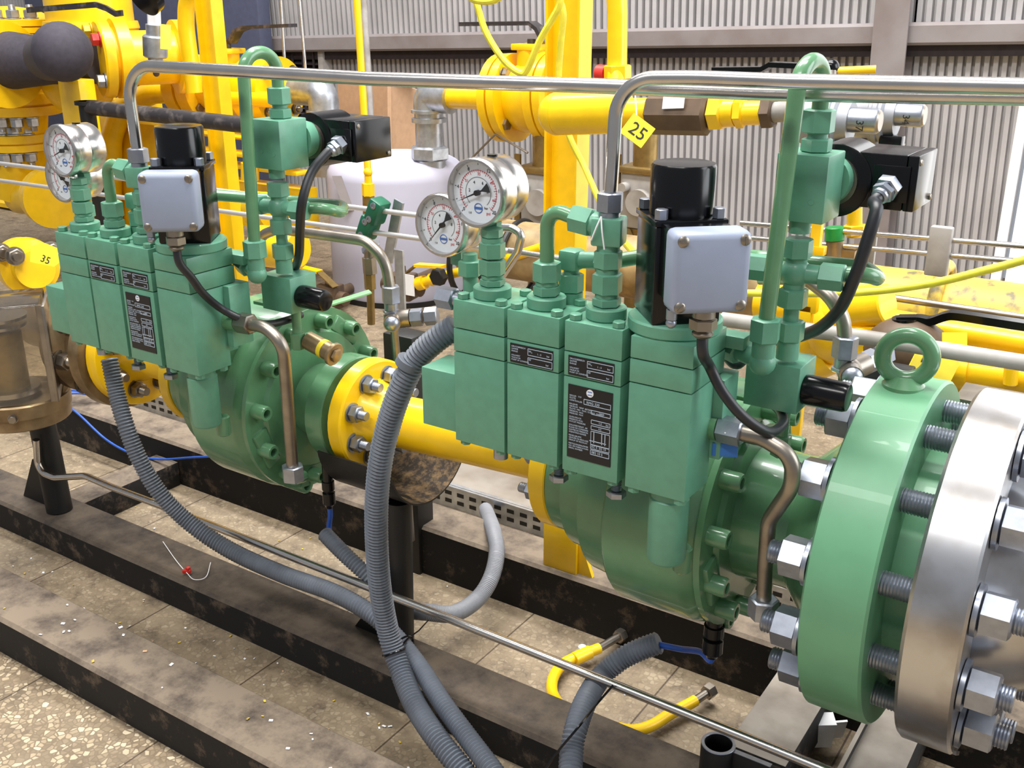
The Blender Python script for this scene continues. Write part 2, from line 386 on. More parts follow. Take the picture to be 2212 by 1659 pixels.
# bright window wall at the right end
wt = bpy.data.objects.new('window_1', None); COL.objects.link(wt); wt['kind'] = 'structure'; ORG[wt.name] = V((0, 0, 0))
b = B(); b.box((XW, 4.24, -.3), (XW+.035, 4.3, 3.2)); b.box((XW+.05, 4.25, -.3), (XW+.075, 4.3, 3.2)); part(b, 'window_frame', WHITE, wt)
b = B(); b.box((XW+.075, 4.27, -.3), (2.6, 4.28, 3.2)); part(b, 'window_pane', DAYPANE, wt)
# louvred vent in the wall, far left of the purlin
v0 = P(560, 90, Y=4.22); v1 = P(695, 90, Y=4.22); zb = P(690, 290, Y=4.22).z
t = thing('wall_vent', (v0.x, 4.24, zb), 'grey louvred steel vent set in the ribbed wall behind the left galvanised elbow', 'vent')
b = B(); h = v0.z-zb
b.box((v0.x, 4.22, v0.z-.03), (v1.x, 4.285, v0.z)); b.box((v1.x-.035, 4.22, zb), (v1.x, 4.285, v0.z-.03)); b.box((v0.x, 4.22, zb), (v0.x+.035, 4.285, v0.z-.03)); part(b, 'frame', GREYP, t)
b = B(); n = 14
for i in range(n):
    z = zb+.02+(h-.06)*i/n; b.obox(((v0.x+v1.x)/2, 4.255, z), ((v1.x-v0.x)/2-.036, 0, 0), (0, .02, .012), (0, -.001, .0015))
for i in range(5):
    x = v0.x+(v1.x-v0.x)*(i+1)/6; b.box((x-.004, 4.225, zb), (x+.004, 4.235, v0.z-.03))
part(b, 'slats', DARKBR, t)
# ---------------------------------------------------------------- skid beams on the floor
def beam(name, x0, x1, y0, y1, z0, z1, label, ch=True, mats=(GRIMESHADE, DUST), group=None, rec=.035):
    b = B(); tf = .009
    if ch:
        ym = (y0+y1)/2; y_ = y0+rec; y2 = y1-rec
        poly = [(y0, z0), (y1, z0), (y1, z0+tf), (y2, z0+tf+.006), (y2, z1-tf-.006), (y1, z1-tf), (y1, z1), (y0, z1), (y0, z1-tf), (y_, z1-tf-.006), (y_, z0+tf+.006), (y0, z0+tf)]
    else: c = .006; poly = [(y0, z0), (y1, z0), (y1, z1-c), (y1-c, z1), (y0+c, z1), (y0, z1-c)]
    b.prism([(x0, y, z) for y, z in poly], (x1-x0, 0, 0)); b.bm.normal_update()
    bmesh.ops.recalc_face_normals(b.bm, faces=b.bm.faces[:])
    for f in b.bm.faces: f.material_index = 1 if (f.normal.z > .5 and f.calc_center_median().z > z0+.5*(z1-z0)) else 0  # tops dusty, all other faces in the shade-darkened grime colour
    return one(b, name, list(mats), label, 'beam', group)
beam('skid_beam', -4.5, .6, .800, .908, 0, .076, 'dusty steel kerb beam running along the floor nearest the viewer', ch=False)
beam('skid_beam', -4.5, .6, 1.068, 1.172, 0, .066, 'black steel beam carrying the black pedestals in front of the valves', ch=False, mats=(GRIMESHADE, DUSTD))
beam('skid_beam', -4.5, .6, 1.43, 1.53, 0, .106, 'black steel beam running beneath the two green valves', ch=False)
def ybeam(x0, x1, y0, y1, z0, z1, label, mats=(GRIMESHADE, DUST), lip=False):
    b = B(); b.box((x0, y0, z0), (x1, y1, z1), .003)
    if lip: b.box((x0, y0, z1), (x0+.006, y1, z1+.012)); 
    bmesh.ops.recalc_face_normals(b.bm, faces=b.bm.faces[:])
    for f in b.bm.faces: f.material_index = 1 if f.normal.z > .5 else 0
    return one(b, 'cross_beam', list(mats), label, 'beam')
ybeam(-.412, -.325, 1.173, 1.429, .03, .10, 'grey dusty cross beam under the big green flange, left of the white scrap', (GRIMESHADE, GREYD))
ybeam(-.262, -.185, 1.173, 1.429, .03, .10, 'grey dusty cross beam under the polished steel flange, right of the white scrap', (GRIMESHADE, GREYD), True)
ybeam(-1.98, -1.90, 1.173, 1.429, 0, .06, 'dusty black cross beam behind the left black pedestal')
# ================================================================ the two regulator units
AX_Y, AX_Z = 1.18, .472
YF = .935
def unit(O, near):
    W = 'nearer' if near else 'farther'; O = V(O)
    Q = lambda px, py, Y: P(px, py, Y=Y)+O
    x = lambda v: v+O.x
    Z = lambda v: v+O.z
    A = lambda X, dz=0: V((X+O.x, AX_Y, AX_Z+O.z+dz))
    XD = V((1, 0, 0))
    # ---- valve body on the pipe axis
    t = thing('regulator_valve', A(-.5, -.16), f'green gas regulator valve body with a bolted disc, the {W} of the two', 'valve', 'green regulator valves')
    b = B()
    b.lathe(A(-.668), XD, [(0, .094), (.002, .098), (.03, .098), (.034, .112), (.07, .116), (.074, .135), (.115, .14), (.122, .157), (.126, .16), (.225, .16), (.232, .159), (.246, .150), (.247, .118), (.262, .112), (.263, .075)], 56)
    part(b, 'body', GREENG, t)
    b = B()
    b.lathe(A(-.425), XD, [(0, .15), (.004, .156), (.012, .156), (.014, .12), (.02, .115), (.022, .084)], 48); part(b, 'end_cover', GREENG, t)
    for k in range(12):
        a = R(21+30*k); p = A(-.413)+V((0, .134*math.cos(a), .134*math.sin(a))); sock(t, p, XD, .0125, .026, GREENG)
    for dx_ in (-.05, -.022): sock(t, A(-.446+dx_)+V((.03, -.035, -.150)), XD, .0145, .028, GREENG)
    # small radial ribs between pairs of bolts
    for a0 in (187, 36):
        a1 = a0+30; p = A(-.412)+V((0, .133*math.cos(R(a0)), .133*math.sin(R(a0)))); q = A(-.412)+V((0, .133*math.cos(R(a1)), .133*math.sin(R(a1))))
        d = (q-p)/2; b = B(); b.obox((p+q)/2, XD*.006, d, d.normalized().cross(XD)*.014, .003); part(b, 'bolt_strap', GREENG, t)
    if near:
        b = B(); b.lathe(A(-.405), XD, [(0, .088), (.06, .086), (.07, .087), (.1, .118), (.112, .128), (.133, .131)], 56); part(b, 'neck', GREENG, t)
        b = B(); b.lathe(A(-.276), XD, [(0, .2), (.004, .209), (.07, .21), (.073, .207), (.0731, .14), (.074, .138), (.106, .138)], 72); part(b, 'flange', GREENF, t)
        e = V((-.242, 1.172, .679))
        b = B(); b.lathe(e+V((0, 0, -.004)), (0, 0, 1), [(0, .024), (.008, .0235), (.014, .017), (.018, .013)], 24)
        n = V((EYE.x-e.x, EYE.y-e.y, 0)).normalized(); b.torus(e+V((0, 0, .036)), n, .0262, .0096, 40, 14); part(b, 'lifting_eye', GREENG, t)
        for k in range(12):
            a = R(15+30*k); rr = V((0, .1745*math.cos(a), .1745*math.sin(a)))
            inst('bigstud', lambda: B().thread((0, 0, 0), (0, 0, .266), .0138, .0034, 18), 'stud', ZINC, t, A(-.325)+rr, XD)
            nut(t, A(-.277)+rr, -XD, .041, .034, 0, roll=.4+k); nut(t, A(-.109)+rr, XD, .041, .036, 0, roll=.9+k)
    else:
        b = B(); b.lathe(A(-.405), XD, [(0, .062), (.02, .06), (.05, .06), (.054, .088), (.056, .09), (.088, .09), (.09, .088), (.0901, .05), (.096, .05), (.0961, .05)], 44); part(b, 'neck', GREENG, t)
    # ---- pilot modules in a row on the front
    zt, z1, z2, zb = Z(.767), Z(.732), Z(.703), Z(.588)
    cols = ((-.704, -.632), (-.628, -.559), (-.552, -.481))
    words = ('leftmost', 'second from the left', 'third from the left, with the tall black nameplate')
    tops = []
    for i, (xa, xb) in enumerate(cols):
        xa, xb = x(xa), x(xb); ya, yb = YF, YF+.068; xm, ym = (xa+xb)/2, (ya+yb)/2
        t = thing('pilot_module', (xm, ym, zb), f'green pilot block on the {W} valve, {words[i]}', 'pilot valve', 'pilot blocks on the regulators')
        b = B(); b.box((xa, ya, zb), (xb, yb, z2-.0007), .0007); part(b, 'body', GREEN, t)
        b = B(); b.box((xa, ya, z2+.0007), (xb, yb, z1-.0007), .0007); part(b, 'spacer_plate', GREEN, t)
        b = B(); b.box((xa, ya, z1+.0007), (xb, yb, zt), .0009); part(b, 'cap', GREEN, t)
        for sx, sy in ((-1, -1), (1, -1), (-1, 1), (1, 1)):
            pos = V((xm+sx*.0265, ym+sy*.0255, zt)); nut(t, pos, (0, 0, 1), .0125, .007, 0, GREEN, .3, 'cap_bolt', washer=False)
            nut(t, V((xm+sx*.0265, ym+sy*.0255, zb)), (0, 0, -1), .0115, .006, 0, GREEN, .3, 'cap_bolt', washer=False)
        b = B()
        if i == 0: b.cyl((xm+.02, ya+.016, zb), (xm+.02, ya+.016, zb-.016), .009, 16); b.cyl((xm+.02, ya+.016, zb-.016), (xm+.02, ya+.016, zb-.0155), .007, 16)
        else: b.thread((xm+.024, ya+.022, zb), (xm+.024, ya+.022, zb-.02), .0062, .002, 12); b.hex((xm+.024, ya+.022, zb-.02), (xm+.024, ya+.022, zb-.028), .02)
        part(b, 'adjusting_screw', ZINC, t)
        if i:       # small plate on the spacer
            w_, h = .057, .0225; c = V((xm-.001, ya-.0005, (z1+z2)/2-.0005))
            b = B(); b.obox(c, (w_/2, 0, 0), (0, .0006, 0), (0, 0, h/2)); pl = part(b, 'nameplate', PLATE, t, 'small black data plate')
            f = V((0, -.0009, 0)); r_, u_ = V((1, 0, 0)), V((0, 0, 1)); L = []
            for j, s in enumerate(('DRUCKBEREICH', 'GAMME', 'RANGE')): L.append((s, c+f+V((-w_/2+.002, 0, h/2-.004-j*.0028)), r_, u_, .0026))
            for j, s in enumerate(('SOLLWERT', 'VALEUR DE', 'POINT OF CONSIGNE')): L.append((s, c+f+V((-w_/2+.002, 0, -.0032-j*.0027)), r_, u_, .0024))
            L += [('W\u2095', c+f+V((-.0035, 0, .0045)), r_, u_, .0035), ('1 - 5', c+f+V((.008, 0, .0032)), r_, u_, .003), ('bar', c+f+V((.0205, 0, .0032)), r_, u_, .003), ('W', c+f+V((-.0035, 0, -.0055)), r_, u_, .0035), ('bar', c+f+V((.0195, 0, -.0075)), r_, u_, .003)]
            merge_text(L, pl, 'lettering', PRINT)
            b = B(); frame_rect(b, c+f+V((.0118, 0, .0048)), r_, u_, .032, .0075, .0005); frame_rect(b, c+f+V((.0118, 0, -.0058)), r_, u_, .032, .0075, .0005); part(b, 'box_lines', PRINT, pl)
        if i == 2:
            w_, h = .056, .088; c = V((xm-.001, ya-.0005, z2-.0085-h/2)); f = V((0, -.0009, 0)); r_, u_ = V((1, 0, 0)), V((0, 0, 1))
            b = B(); b.obox(c, (w_/2, 0, 0), (0, .0006, 0), (0, 0, h/2)); pl = part(b, 'nameplate', PLATE, t, 'tall black type plate with white print')
            b = B(); b.cyl(c+f+V((0, .0003, h/2-.0058)), c+f+V((0, -.0001, h/2-.0058)), .0045, 20); part(b, 'emblem', WHITE, pl)
            b = B()
            for dz in (-.0018, .0018): b.obox(c+f+V((0, -.0004, h/2-.0058+dz)), (.0028, 0, 0), (0, .0001, 0), (0, 0, .0004))
            part(b, 'emblem_bars', INKB, pl)
            L = []; zz = h/2-.0135
            for s in ('REGLER   TYP', 'PILOTE', 'CONTROLLER', '', 'BAUJAHR', 'GEH\u00c4USE  TEMP  BETRIEB', 'PILOTE  MIN - MAX / D.EINST. DRUCK', 'PRESSION  MAX', 'PRESSURE  MAX', '', 'AUSG.DRUCK', 'PRESSION AVAL', 'OUTLET PRESSURE', '', 'SOLLWERTEINST. AB', 'PLAGE DE CONSIGNE', 'GAMME DE PRESSION', 'ADJUSTING RANGE', '', 'REGELGRUPPE', 'GROUPE DE R\u00c9GLAGE', 'GROUP OF REGULAT.', '', 'FERTIGUNGSNUMMER', 'NO. DE FABRICATION', 'SERIAL NUMBER'):
                if s: L.append((s, c+f+V((-w_/2+.0022, 0, zz)), r_, u_, .00255))
                zz -= .0028 if s else .0015
            L += [('RMG 330', c+f+V((-.004, 0, h/2-.0185)), r_, u_, .0042), ('2005', c+f+V((.012, 0, h/2-.0283)), r_, u_, .0034), ('1-5', c+f+V((.012, 0, h/2-.0395)), r_, u_, .003), ('bar', c+f+V((.021, 0, h/2-.0395)), r_, u_, .003), ('0.5', c+f+V((.012, 0, h/2-.0463)), r_, u_, .003), ('AC 5  SG 10', c+f+V((.0035, 0, h/2-.0695)), r_, u_, .0036), ('082 10 5', c+f+V((.004, 0, h/2-.0765)), r_, u_, .004)]
            merge_text(L, pl, 'lettering', PRINT)
            b = B()
            for cx, cz, ww, hh in ((.0095, h/2-.0168, .0335, .0058), (.0145, h/2-.0272, .0235, .0046), (.0145, h/2-.0385, .0235, .0046), (.0145, h/2-.0454, .0235, .0046), (.0145, h/2-.058, .0235, .0165), (.0145, h/2-.0684, .0235, .0052), (.0145, h/2-.0752, .0235, .0054)): frame_rect(b, c+f+V((cx, 0, cz)), r_, u_, ww, hh, .0005)
            for dx, dz, hx, hz in ((.0065, -.0125, .0004, .007), (.0165, -.0125, .0004, .007), (.0205, -.0125, .0004, .007), (.0115, -.0175, .0105, .0004)): b.obox(c+f+V((dx, 0, dz)), (hx, 0, 0), (0, .0002, 0), (0, 0, hz))
            part(b, 'box_lines', PRINT, pl)
        # round boss and fitting stack on the cap
        bx, by = xm-.002, ym-.002; tops.append(V((bx, by, zt)))
        b = B(); b.cyl((bx, by, zt), (bx, by, zt+.014), .0225, 28, .0015); part(b, 'boss', GREEN, t)
        b = B(); p = V((bx, by, zt))
        if i == 0: hs = ((.014, .023, .026, 0), (.023, .027, .013, 1), (.027, .046, .027, 0), (.047, .066, .027, 0), (.066, .071, .0125, 1), (.071, .082, .022, 0))
        elif i == 1: hs = ((.014, .026, .027, 0), (.026, .03, .013, 1), (.03, .053, .028, 0))
        else: hs = ((.014, .024, .028, 0), (.024, .028, .013, 1), (.028, .051, .029, 0), (.051, .056, .0125, 1), (.056, .076, .027, 0))
        for h0, h1, af, rd in hs:
            (b.cyl(p+V((0, 0, h0)), p+V((0, 0, h1)), af, 18) if rd else b.hex(p+V((0, 0, h0)), p+V((0, 0, h1)), af, ph=.2))
        part(b, 'fitting', GREEN, t)
    # tee block on the third module
    p = tops[2]
    t = thing('tee_fitting', p+V((0, 0, .076)), f'green square tee fitting below the upright steel tube on the {W} regulator', 'pipe fitting', 'tee fittings on the pilot blocks')
    b = B(); b.cyl(p+V((0, 0, .075)), p+V((0, 0, .083)), .0125, 18); b.box(p+V((-.0165, -.015, .082)), p+V((.0165, .015, .112)), .0025, yaw=.25)
    part(b, 'body', GREEN, t)
    b = B(); b.cyl(p+V((0, 0, .111)), p+V((0, 0, .117)), .0115, 18); b.hex(p+V((0, 0, .117)), p+V((0, 0, .138)), .0255, .35); part(b, 'top_nut', ZINC, t, 'zinc hexagon nut')
    n0 = p+V((-.015, .0, .102)); dd = V((-1, -.02, .12)).normalized()
    b = B(); b.hex(n0+dd*.004, n0+dd*.03, .028, .2); b.cyl(n0-dd*.004, n0+dd*.006, .013, 16); part(b, 'side_nut', GREEN, t)
    # elbow tube from the second module to the tee
    q = tops[1]; pts = [q+V((0, 0, .05)), V((q.x, q.y, n0.z+.012)), n0+dd*.02]
    b = B(); b.tube(fillet(pts, .034, 10), .0082, 14)
    one(b, 'elbow_tube', GREENG, f'bent green tube joining the second and third pilot blocks of the {W} regulator', 'tube', 'elbow tubes on the pilots')
    # steel tube going up from the tee then along
    s0 = p+V((0, 0, .122)); zt_ = P(1400, 172, Y=s0.y).z+O.z if near else P(420, 148, Y=s0.y).z
    b = B()
    if near: pts = [s0, V((s0.x+.004, s0.y, zt_)), P(1500, 168, Y=s0.y+.01), P(1700, 176, Y=s0.y+.01), P(1700, 176, Y=s0.y+.01).lerp(P(2300, 189, Y=s0.y+.01), 1.9)]
    else: pts = [s0, V((s0.x-.004, s0.y, zt_)), P(800, 170, Y=1.0), P(1300, 186, Y=1.03), P(1650, 200, Y=1.06), P(1650, 200, Y=1.06).lerp(P(2300, 210, Y=1.06), 1.8)]
    b.tube(fillet(pts, [0, .05, .3, .3, .3, 0], 12), .0073 if near else .0083, 16)
    one(b, 'steel_tube', STEEL, ('bright steel tube rising from the nearer regulator and bending to the right edge' if near else 'long bright steel tube rising from the farther regulator and running across the top'), 'tube', 'sensing tubes')
    # ---- side block low at the left with the second gauge's riser
    sx0, sx1 = x(-.757), x(-.705)
    t = thing('side_block', ((sx0+sx1)/2, YF+.03, zb), f'low green block at the left end of the pilot row on the {W} regulator', 'valve block', 'side blocks')
    b = B(); b.box((sx0, YF+.003, zb+.008), (sx1, YF+.06, Z(.672)), .0015); part(b, 'body', GREEN, t)
    rx, ry = x(-.738), YF+.082; b = B()
    b.cyl((rx, ry, Z(.60)), (rx, ry, Z(.80)), .0095, 16)
    for h0, h1 in ((.655, .685), (.7, .73), (.772, .792)): b.hex((rx, ry, Z(h0)), (rx, ry, Z(h1)), .026, .3)
    part(b, 'riser', GREEN, t)
    if near:
        b = B(); b.cyl((rx-.004, ry-.012, Z(.742)), (rx-.014, ry-.012, Z(.742)), .01, 14); b.hex((rx-.014, ry-.012, Z(.742)), (rx-.04, ry-.012, Z(.742)), .025); part(b, 'side_nut', ZINC, t)
    # ---- pressure gauges
    def gauge(c, label, needle, name='pressure_gauge'):
        c = V(c); Rg, D = .0385, .044; t = thing(name, c+V((0, .02, -.05)), label, 'pressure gauge', 'pressure gauges')
        N = V((0, -1, 0))
        b = B(); b.lathe(c-N*.002, -N, [(0, Rg*.98), (.004, Rg*.985), (.02, Rg*.985), (.021, Rg*.97), (.023, Rg*.985), (D, Rg*.985), (D+.003, Rg*.95)], 48); part(b, 'case', STEEL, t)
        b = B(); b.lathe(c-N*.004, N, [(0, Rg*.99), (.002, Rg*1.03), (.009, Rg*1.03), (.012, Rg*.99), (.012, Rg*.92), (.004, Rg*.9)], 48, caps=False); part(b, 'bezel', STEEL, t)
        b = B(); b.cyl(c+N*-.0019, c+N*.0002, Rg*.9, 48); d = part(b, 'dial', DIAL, t)
        r_, u_ = V((1, 0, 0)), V((0, 0, 1)); f = N*.0006
        L = []; LR = []
        for k in range(11):
            a = R(225-27*k); e = r_*math.cos(a)+u_*math.sin(a)
            if k % 2 == 0: L.append((str(k*2), c+f+e*Rg*.74-u_*.002-r_*.0015, r_, u_, .0056))
            else: LR.append((str(k*7), c+f+e*Rg*.55-u_*.0016-r_*.001, r_, u_, .0044))
        for k in (2, 4, 6, 8): 
            a = R(225-27*k); L.append((str(k), c+f+(r_*math.cos(a)+u_*math.sin(a))*Rg*.33-u_*.0018-r_*.001, r_, u_, .005))
        LR.append(('psi', c+f+V((.011, 0, -.024)), r_, u_, .005)); L.append(('bar', c+f+V((.008, 0, -.018)), r_, u_, .004)); L.append(('1.0', c+f+V((-.014, 0, -.025)), r_, u_, .0035))
        merge_text(L, d, 'numerals', INK); merge_text(LR, d, 'red_numerals', INKR)
        b, b2 = B(), B()
        for k in range(41):
            a = R(225-6.75*k); e = r_*math.cos(a)+u_*math.sin(a); g = u_*math.cos(a)-r_*math.sin(a); ln = .0024 if k % 4 == 0 else .0013
            b.obox(c+f+e*(Rg*.65-ln*.5), e*ln, g*.00025, N*.0001)
            if k % 4 == 0: b2.obox(c+f+e*Rg*.83, e*.0011, g*.0003, N*.0001)
        for k in range(81):
            a = R(225-3.375*k); e = r_*math.cos(a)+u_*math.sin(a); g = u_*math.cos(a)-r_*math.sin(a)
            b.obox(c+f+e*Rg*.65, e*.00022, g*.0009, N*.0001); b2.obox(c+f+e*Rg*.45, e*.00018, g*.0007, N*.0001)
        part(b, 'red_scale', INKR, d); part(b2, 'black_scale', INK, d)
        b = B(); b.torus(c+f-u_*Rg*.46, N, .0054, .0005, 24, 4); b.obox(c+f-u_*Rg*.46, r_*.0056, u_*.0014, N*.0001); part(b, 'emblem', INKB, d)
        a = R(needle); e = r_*math.cos(a)+u_*math.sin(a); g = u_*math.cos(a)-r_*math.sin(a); f2 = N*.004; b = B()
        b.prism([c+f2+e*Rg*.78, c+f2+g*.0012, c+f2-e*.008+g*.001, c+f2-e*.018+g*.0055, c+f2-e*.019, c+f2-e*.018-g*.0055, c+f2-e*.008-g*.001, c+f2-g*.0012], N*.0005); b.cyl(c, c+N*.0055, .0032, 16); part(b, 'needle', INK, t)
        b = B(); b.cyl(c+N*.0055, c+N*.0062, Rg*.905, 40); part(b, 'glass', GLASS, t)
        b = B(); b.lathe(c-N*(D-.020), -N, [(0, Rg*.993), (.017, Rg*.993)], 10, arc=(R(-70), R(-5))); part(b, 'label', PAPER, t, 'white printed sticker on the case')
        b = B(); b.cyl(c-N*.028+V((0, 0, Rg*.95)), c-N*.028+V((0, 0, Rg*1.02)), .006, 14); part(b, 'vent_plug', BLK, t)
        b = B(); b.hex(c-N*.028-u_*(Rg*.94), c-N*.028-u_*(Rg*1.25), .018); b.cyl(c-N*.028-u_*(Rg*1.2), c-N*.028-u_*(Rg*1.42), .009, 14); part(b, 'stem', GREEN, t)
    gA = V((tops[0].x-.0105, tops[0].y-.011, tops[0].z+.123)); gB = V((rx-.0345, ry-.007, Z(.833)))
    gauge(gA, f'upper of the two round pressure gauges on the {W} regulator, on the first pilot block', 204)
    gauge(gB, f'lower of the two round pressure gauges on the {W} regulator, half behind the upper one', 228 if near else 150)
    # ---- fourth module with disc, cylinder
    xa, xb = x(-.471), x(-.399); xm = (xa+xb)/2; za, zc = Z(.739), Z(.712); ztop = Z(.764)
    t = thing('pilot_module', (xm, YF+.04, zb), f'wide green pilot block with a round top plate and hanging cylinder on the {W} valve', 'pilot valve', 'pilot blocks on the regulators')
    b = B(); b.box((xa, YF, zb), (xb, YF+.062, zc-.0007), .0007); b.box((xa+.004, YF+.06, zb+.03), (xb+.012, YF+.1, zc-.0004), .0012); part(b, 'body', GREEN, t)
    b = B(); b.box((xa, YF, zc+.0007), (xb, YF+.085, za-.0007), .0007); part(b, 'spacer_plate', GREEN, t)
    b = B(); b.box((xa, YF, za+.0007), (xb, YF+.085, ztop), .0009); b.box((xa+.02, YF+.085, za+.0004), (xb+.02, YF+.11, ztop-.01), .0015); part(b, 'cap', GREEN, t)
    dc = V((xm-.009, YF+.049, ztop))
    b = B(); b.cyl(dc, dc+V((0, 0, .015)), .0505, 48, .002); part(b, 'top_plate', GREEN, t)
    cy = V((x(-.43), YF+.03, 0)); b = B(); z0 = Z(.495); b.lathe(V((cy.x, cy.y, zb)), (0, 0, -1), [(0, .021), (.012, .021), (.014, .0225), (zb-z0-.004, .0225), (zb-z0, .020)], 32); part(b, 'cylinder', GREEN, t)
    b = B(); b.cyl((cy.x+.012, cy.y+.02, z0+.01), (cy.x+.012, cy.y+.02, z0-.022), .011, 18, .002); part(b, 'lower_plug', GREENG, t)
    for sx, sy in ((-1, -1), (1, -1), (1, 1)): nut(t, V((xm+sx*.028, YF+.03+sy*.022, zb)), (0, 0, -1), .0125, .007, 0, GREEN, .3, 'cap_bolt', washer=False)
    # rear manifold plate that ties the row together
    b = B(); b.box((x(-.705), YF+.072, Z(.60)), (x(-.42), YF+.098, Z(.762)), .002)
    t = thing('manifold_plate', (x(-.56), YF+.085, Z(.60)), f'green back plate that ties the pilot row to the {W} valve', 'plate', 'manifold plates'); part(b, 'plate', GREEN, t)
    b = B(); b.box((x(-.60), YF+.098, Z(.56)), (x(-.46), YF+.17, Z(.62)), .002); part(b, 'saddle', GREENG, t)
    # ---- solenoid head: black housing, cap, grey junction box
    yaw = R(42 if near else 37); m3 = Mx.Rotation(yaw, 3, 'Z'); fx, fy = m3 @ V((1, 0, 0)), m3 @ V((0, 1, 0))
    base = dc+V((0, 0, .015)); hb = .103; hw = .0365
    t = thing('solenoid_head', base, f'black square solenoid head with grey junction box on the {W} regulator', 'solenoid', 'solenoid heads')
    b = B(); b.obox(base+V((0, 0, hb/2)), fx*hw, fy*hw, V((0, 0, hb/2)), .003); part(b, 'housing', BLK, t)
    b = B(); b.obox(base+V((0, 0, hb+.003)), fx*(hw+.0015), fy*(hw+.0015), V((0, 0, .003)), .001); part(b, 'top_plate', BLK, t)
    b = B(); b.lathe(base+V((0, 0, hb+.006)), (0, 0, 1), [(0, .0335), (.049, .0335), (.0515, .032), (.052, .030)], 40); part(b, 'cap', BLK, t)
    for sx, sy in ((-1, -1), (1, -1), (-1, 1), (1, 1)): nut(t, base+fx*sx*.030+fy*sy*.030+V((0, 0, hb+.006)), (0, 0, 1), .012, .011, 0, ZINC, .2, 'hex_screw', washer=False)
    bw, bh, bd = .0387, .0405, .018
    bc = base+fx*.001-fy*.087+V((0, 0, .071))
    b = B(); b.obox(bc+fy*(bd+.0165), fx*(bw-.006), fy*.0175, V((0, 0, bh-.004)), .001); part(b, 'back_box', BLK, t)
    b = B(); b.obox(bc, fx*bw, fy*bd, V((0, 0, bh)), .008, 3); jb = part(b, 'junction_box', BOXG, t, 'light grey painted junction box')
    for sx in (-1, 1):
        for sz in (-1, 1): screw(jb, bc+fx*sx*(bw-.0085)+V((0, 0, sz*(bh-.0085)))-fy*(bd-.0022), -fy, .0056, DSTEEL, roll=.4+sx+sz)
    b = B(); gp = bc+V((0, 0, -bh)); b.cyl(gp+V((0, 0, .002)), gp+V((0, 0, -.008)), .0115, 20, .001); b.hex(gp+V((0, 0, -.008)), gp+V((0, 0, -.02)), .024); b.cyl(gp+V((0, 0, -.02)), gp+V((0, 0, -.028)), .0105, 20, .003); part(b, 'cable_gland', DSTEEL, t)
    b = B(); e = bc-fx*(bw-.006)+V((0, 0, -bh)); b.cyl(e+V((0, 0, .002)), e+V((0, 0, -.008)), .0055, 14); b.sph(e+V((0, 0, -.012)), .0055, 12); part(b, 'earth_screw', ZINC, t)
    cab = [gp+V((0, 0, -.02)), gp+V((.002, 0, -.045))]
    if near: cab += [Q(1532, 790, .95), Q(1560, 845, .955), Q(1600, 895, .965), Q(1645, 928, .985), Q(1672, 932, 1.01), Q(1692, 912, 1.05), Q(1683, 885, 1.09), Q(1660, 868, 1.12)]
    else: cab += [P(412, 598, Y=.93)+V((0, 0, 0)), P(440, 635, Y=.95), P(480, 668, Y=.98), P(530, 692, Y=1.0), P(580, 700, Y=1.04), P(625, 690, Y=1.09), P(650, 680, Y=1.12)]
    b = B(); b.tube(spline(cab, 8), .0058, 12); one(b, 'cable', BLKR, f'black cable drooping from the grey junction box of the {W} regulator', 'cable', 'black cables')
    # ---- tube with U loop from the second module's rear to the cross fitting
    e0 = tops[1]+V((.012, .034, 0)); zc_ = Q(1718, 588, 1.07).z
    t = thing('loop_tube', e0, f'green tube with a hairpin loop behind the pilot blocks of the {W} regulator', 'tube', 'loop tubes')
    b = B(); b.cyl(e0, e0+V((0, 0, .012)), .014, 18); b.hex(e0+V((0, 0, .012)), e0+V((0, 0, .034)), .025); b.cyl(e0+V((0, 0, .034)), e0+V((0, 0, .042)), .009, 14)
    el = e0+V((0, 0, .050)); b.box(el-V((.012, .012, .012)), el+V((.012, .012, .012)), .004); b.cyl(el, el+V((.035, .006, .002)), .010, 16); b.hex(el+V((.03, .005, .002)), el+V((.055, .008, .003)), .025); part(b, 'elbow', GREEN, t)
    cr = Q(1718, 588, 1.07); l1 = Q(1890, 572, 1.15); b = B()
    pts = [el+V((.05, .008, .003)), el+V((.1, .05, .012)), Q(1640, 556, 1.15), Q(1870, 578, 1.15), l1+V((.014, -.03, -.008)), Q(1880, 594, 1.09), cr+V((.02, .006, 0))]
    b.tube(fillet(pts, [0, .04, .04, .03, .03, .03, 0], 8), .0085, 14); part(b, 'tube', GREENG, t)
    # ---- cross fitting column, upper cube, inverted U tube, limit switch
    uc0, uc1 = Q(1690, 333, 1.05), Q(1790, 338, 1.055); ux0, ux1 = x(-.372), x(-.318); uz0, uz1 = Q(1788, 488, 1.053).z, uc1.z; uy0, uy1 = 1.053, 1.108
    t = thing('check_valve', (cr.x, cr.y, Z(.72)), f'green cube valve on a column of hexagon fittings behind the {W} pilot row', 'valve', 'cube valves')
    b = B(); b.box((ux0, uy0, uz0), (ux1, uy1, uz1), .0015)
    for hx, hz in ((.016, .025), (.04, .022)): b.cyl((ux0+hx, uy0-.0004, uz0+hz), (ux0+hx, uy0+.002, uz0+hz), .003, 10)
    part(b, 'cube', GREEN, t)
    b = B(); cx, cyy = cr.x, cr.y
    b.cyl((cx, cyy, uz0+.002), (cx, cyy, uz0-.014), .0115, 16); b.hex((cx, cyy, Q(1718, 513, 1.07).z), (cx, cyy, Q(1718, 556, 1.07).z), .028)
    b.cyl((cx, cyy, Q(1718, 556, 1.07).z+.004), (cx, cyy, cr.z-.03), .0115, 16); b.hex((cx, cyy, Q(1715, 622, 1.07).z), (cx, cyy, Q(1715, 664, 1.07).z), .028); b.cyl((cx, cyy, Q(1715, 664, 1.07).z), (cx, cyy, Q(1715, 695, 1.07).z), .0085, 14)
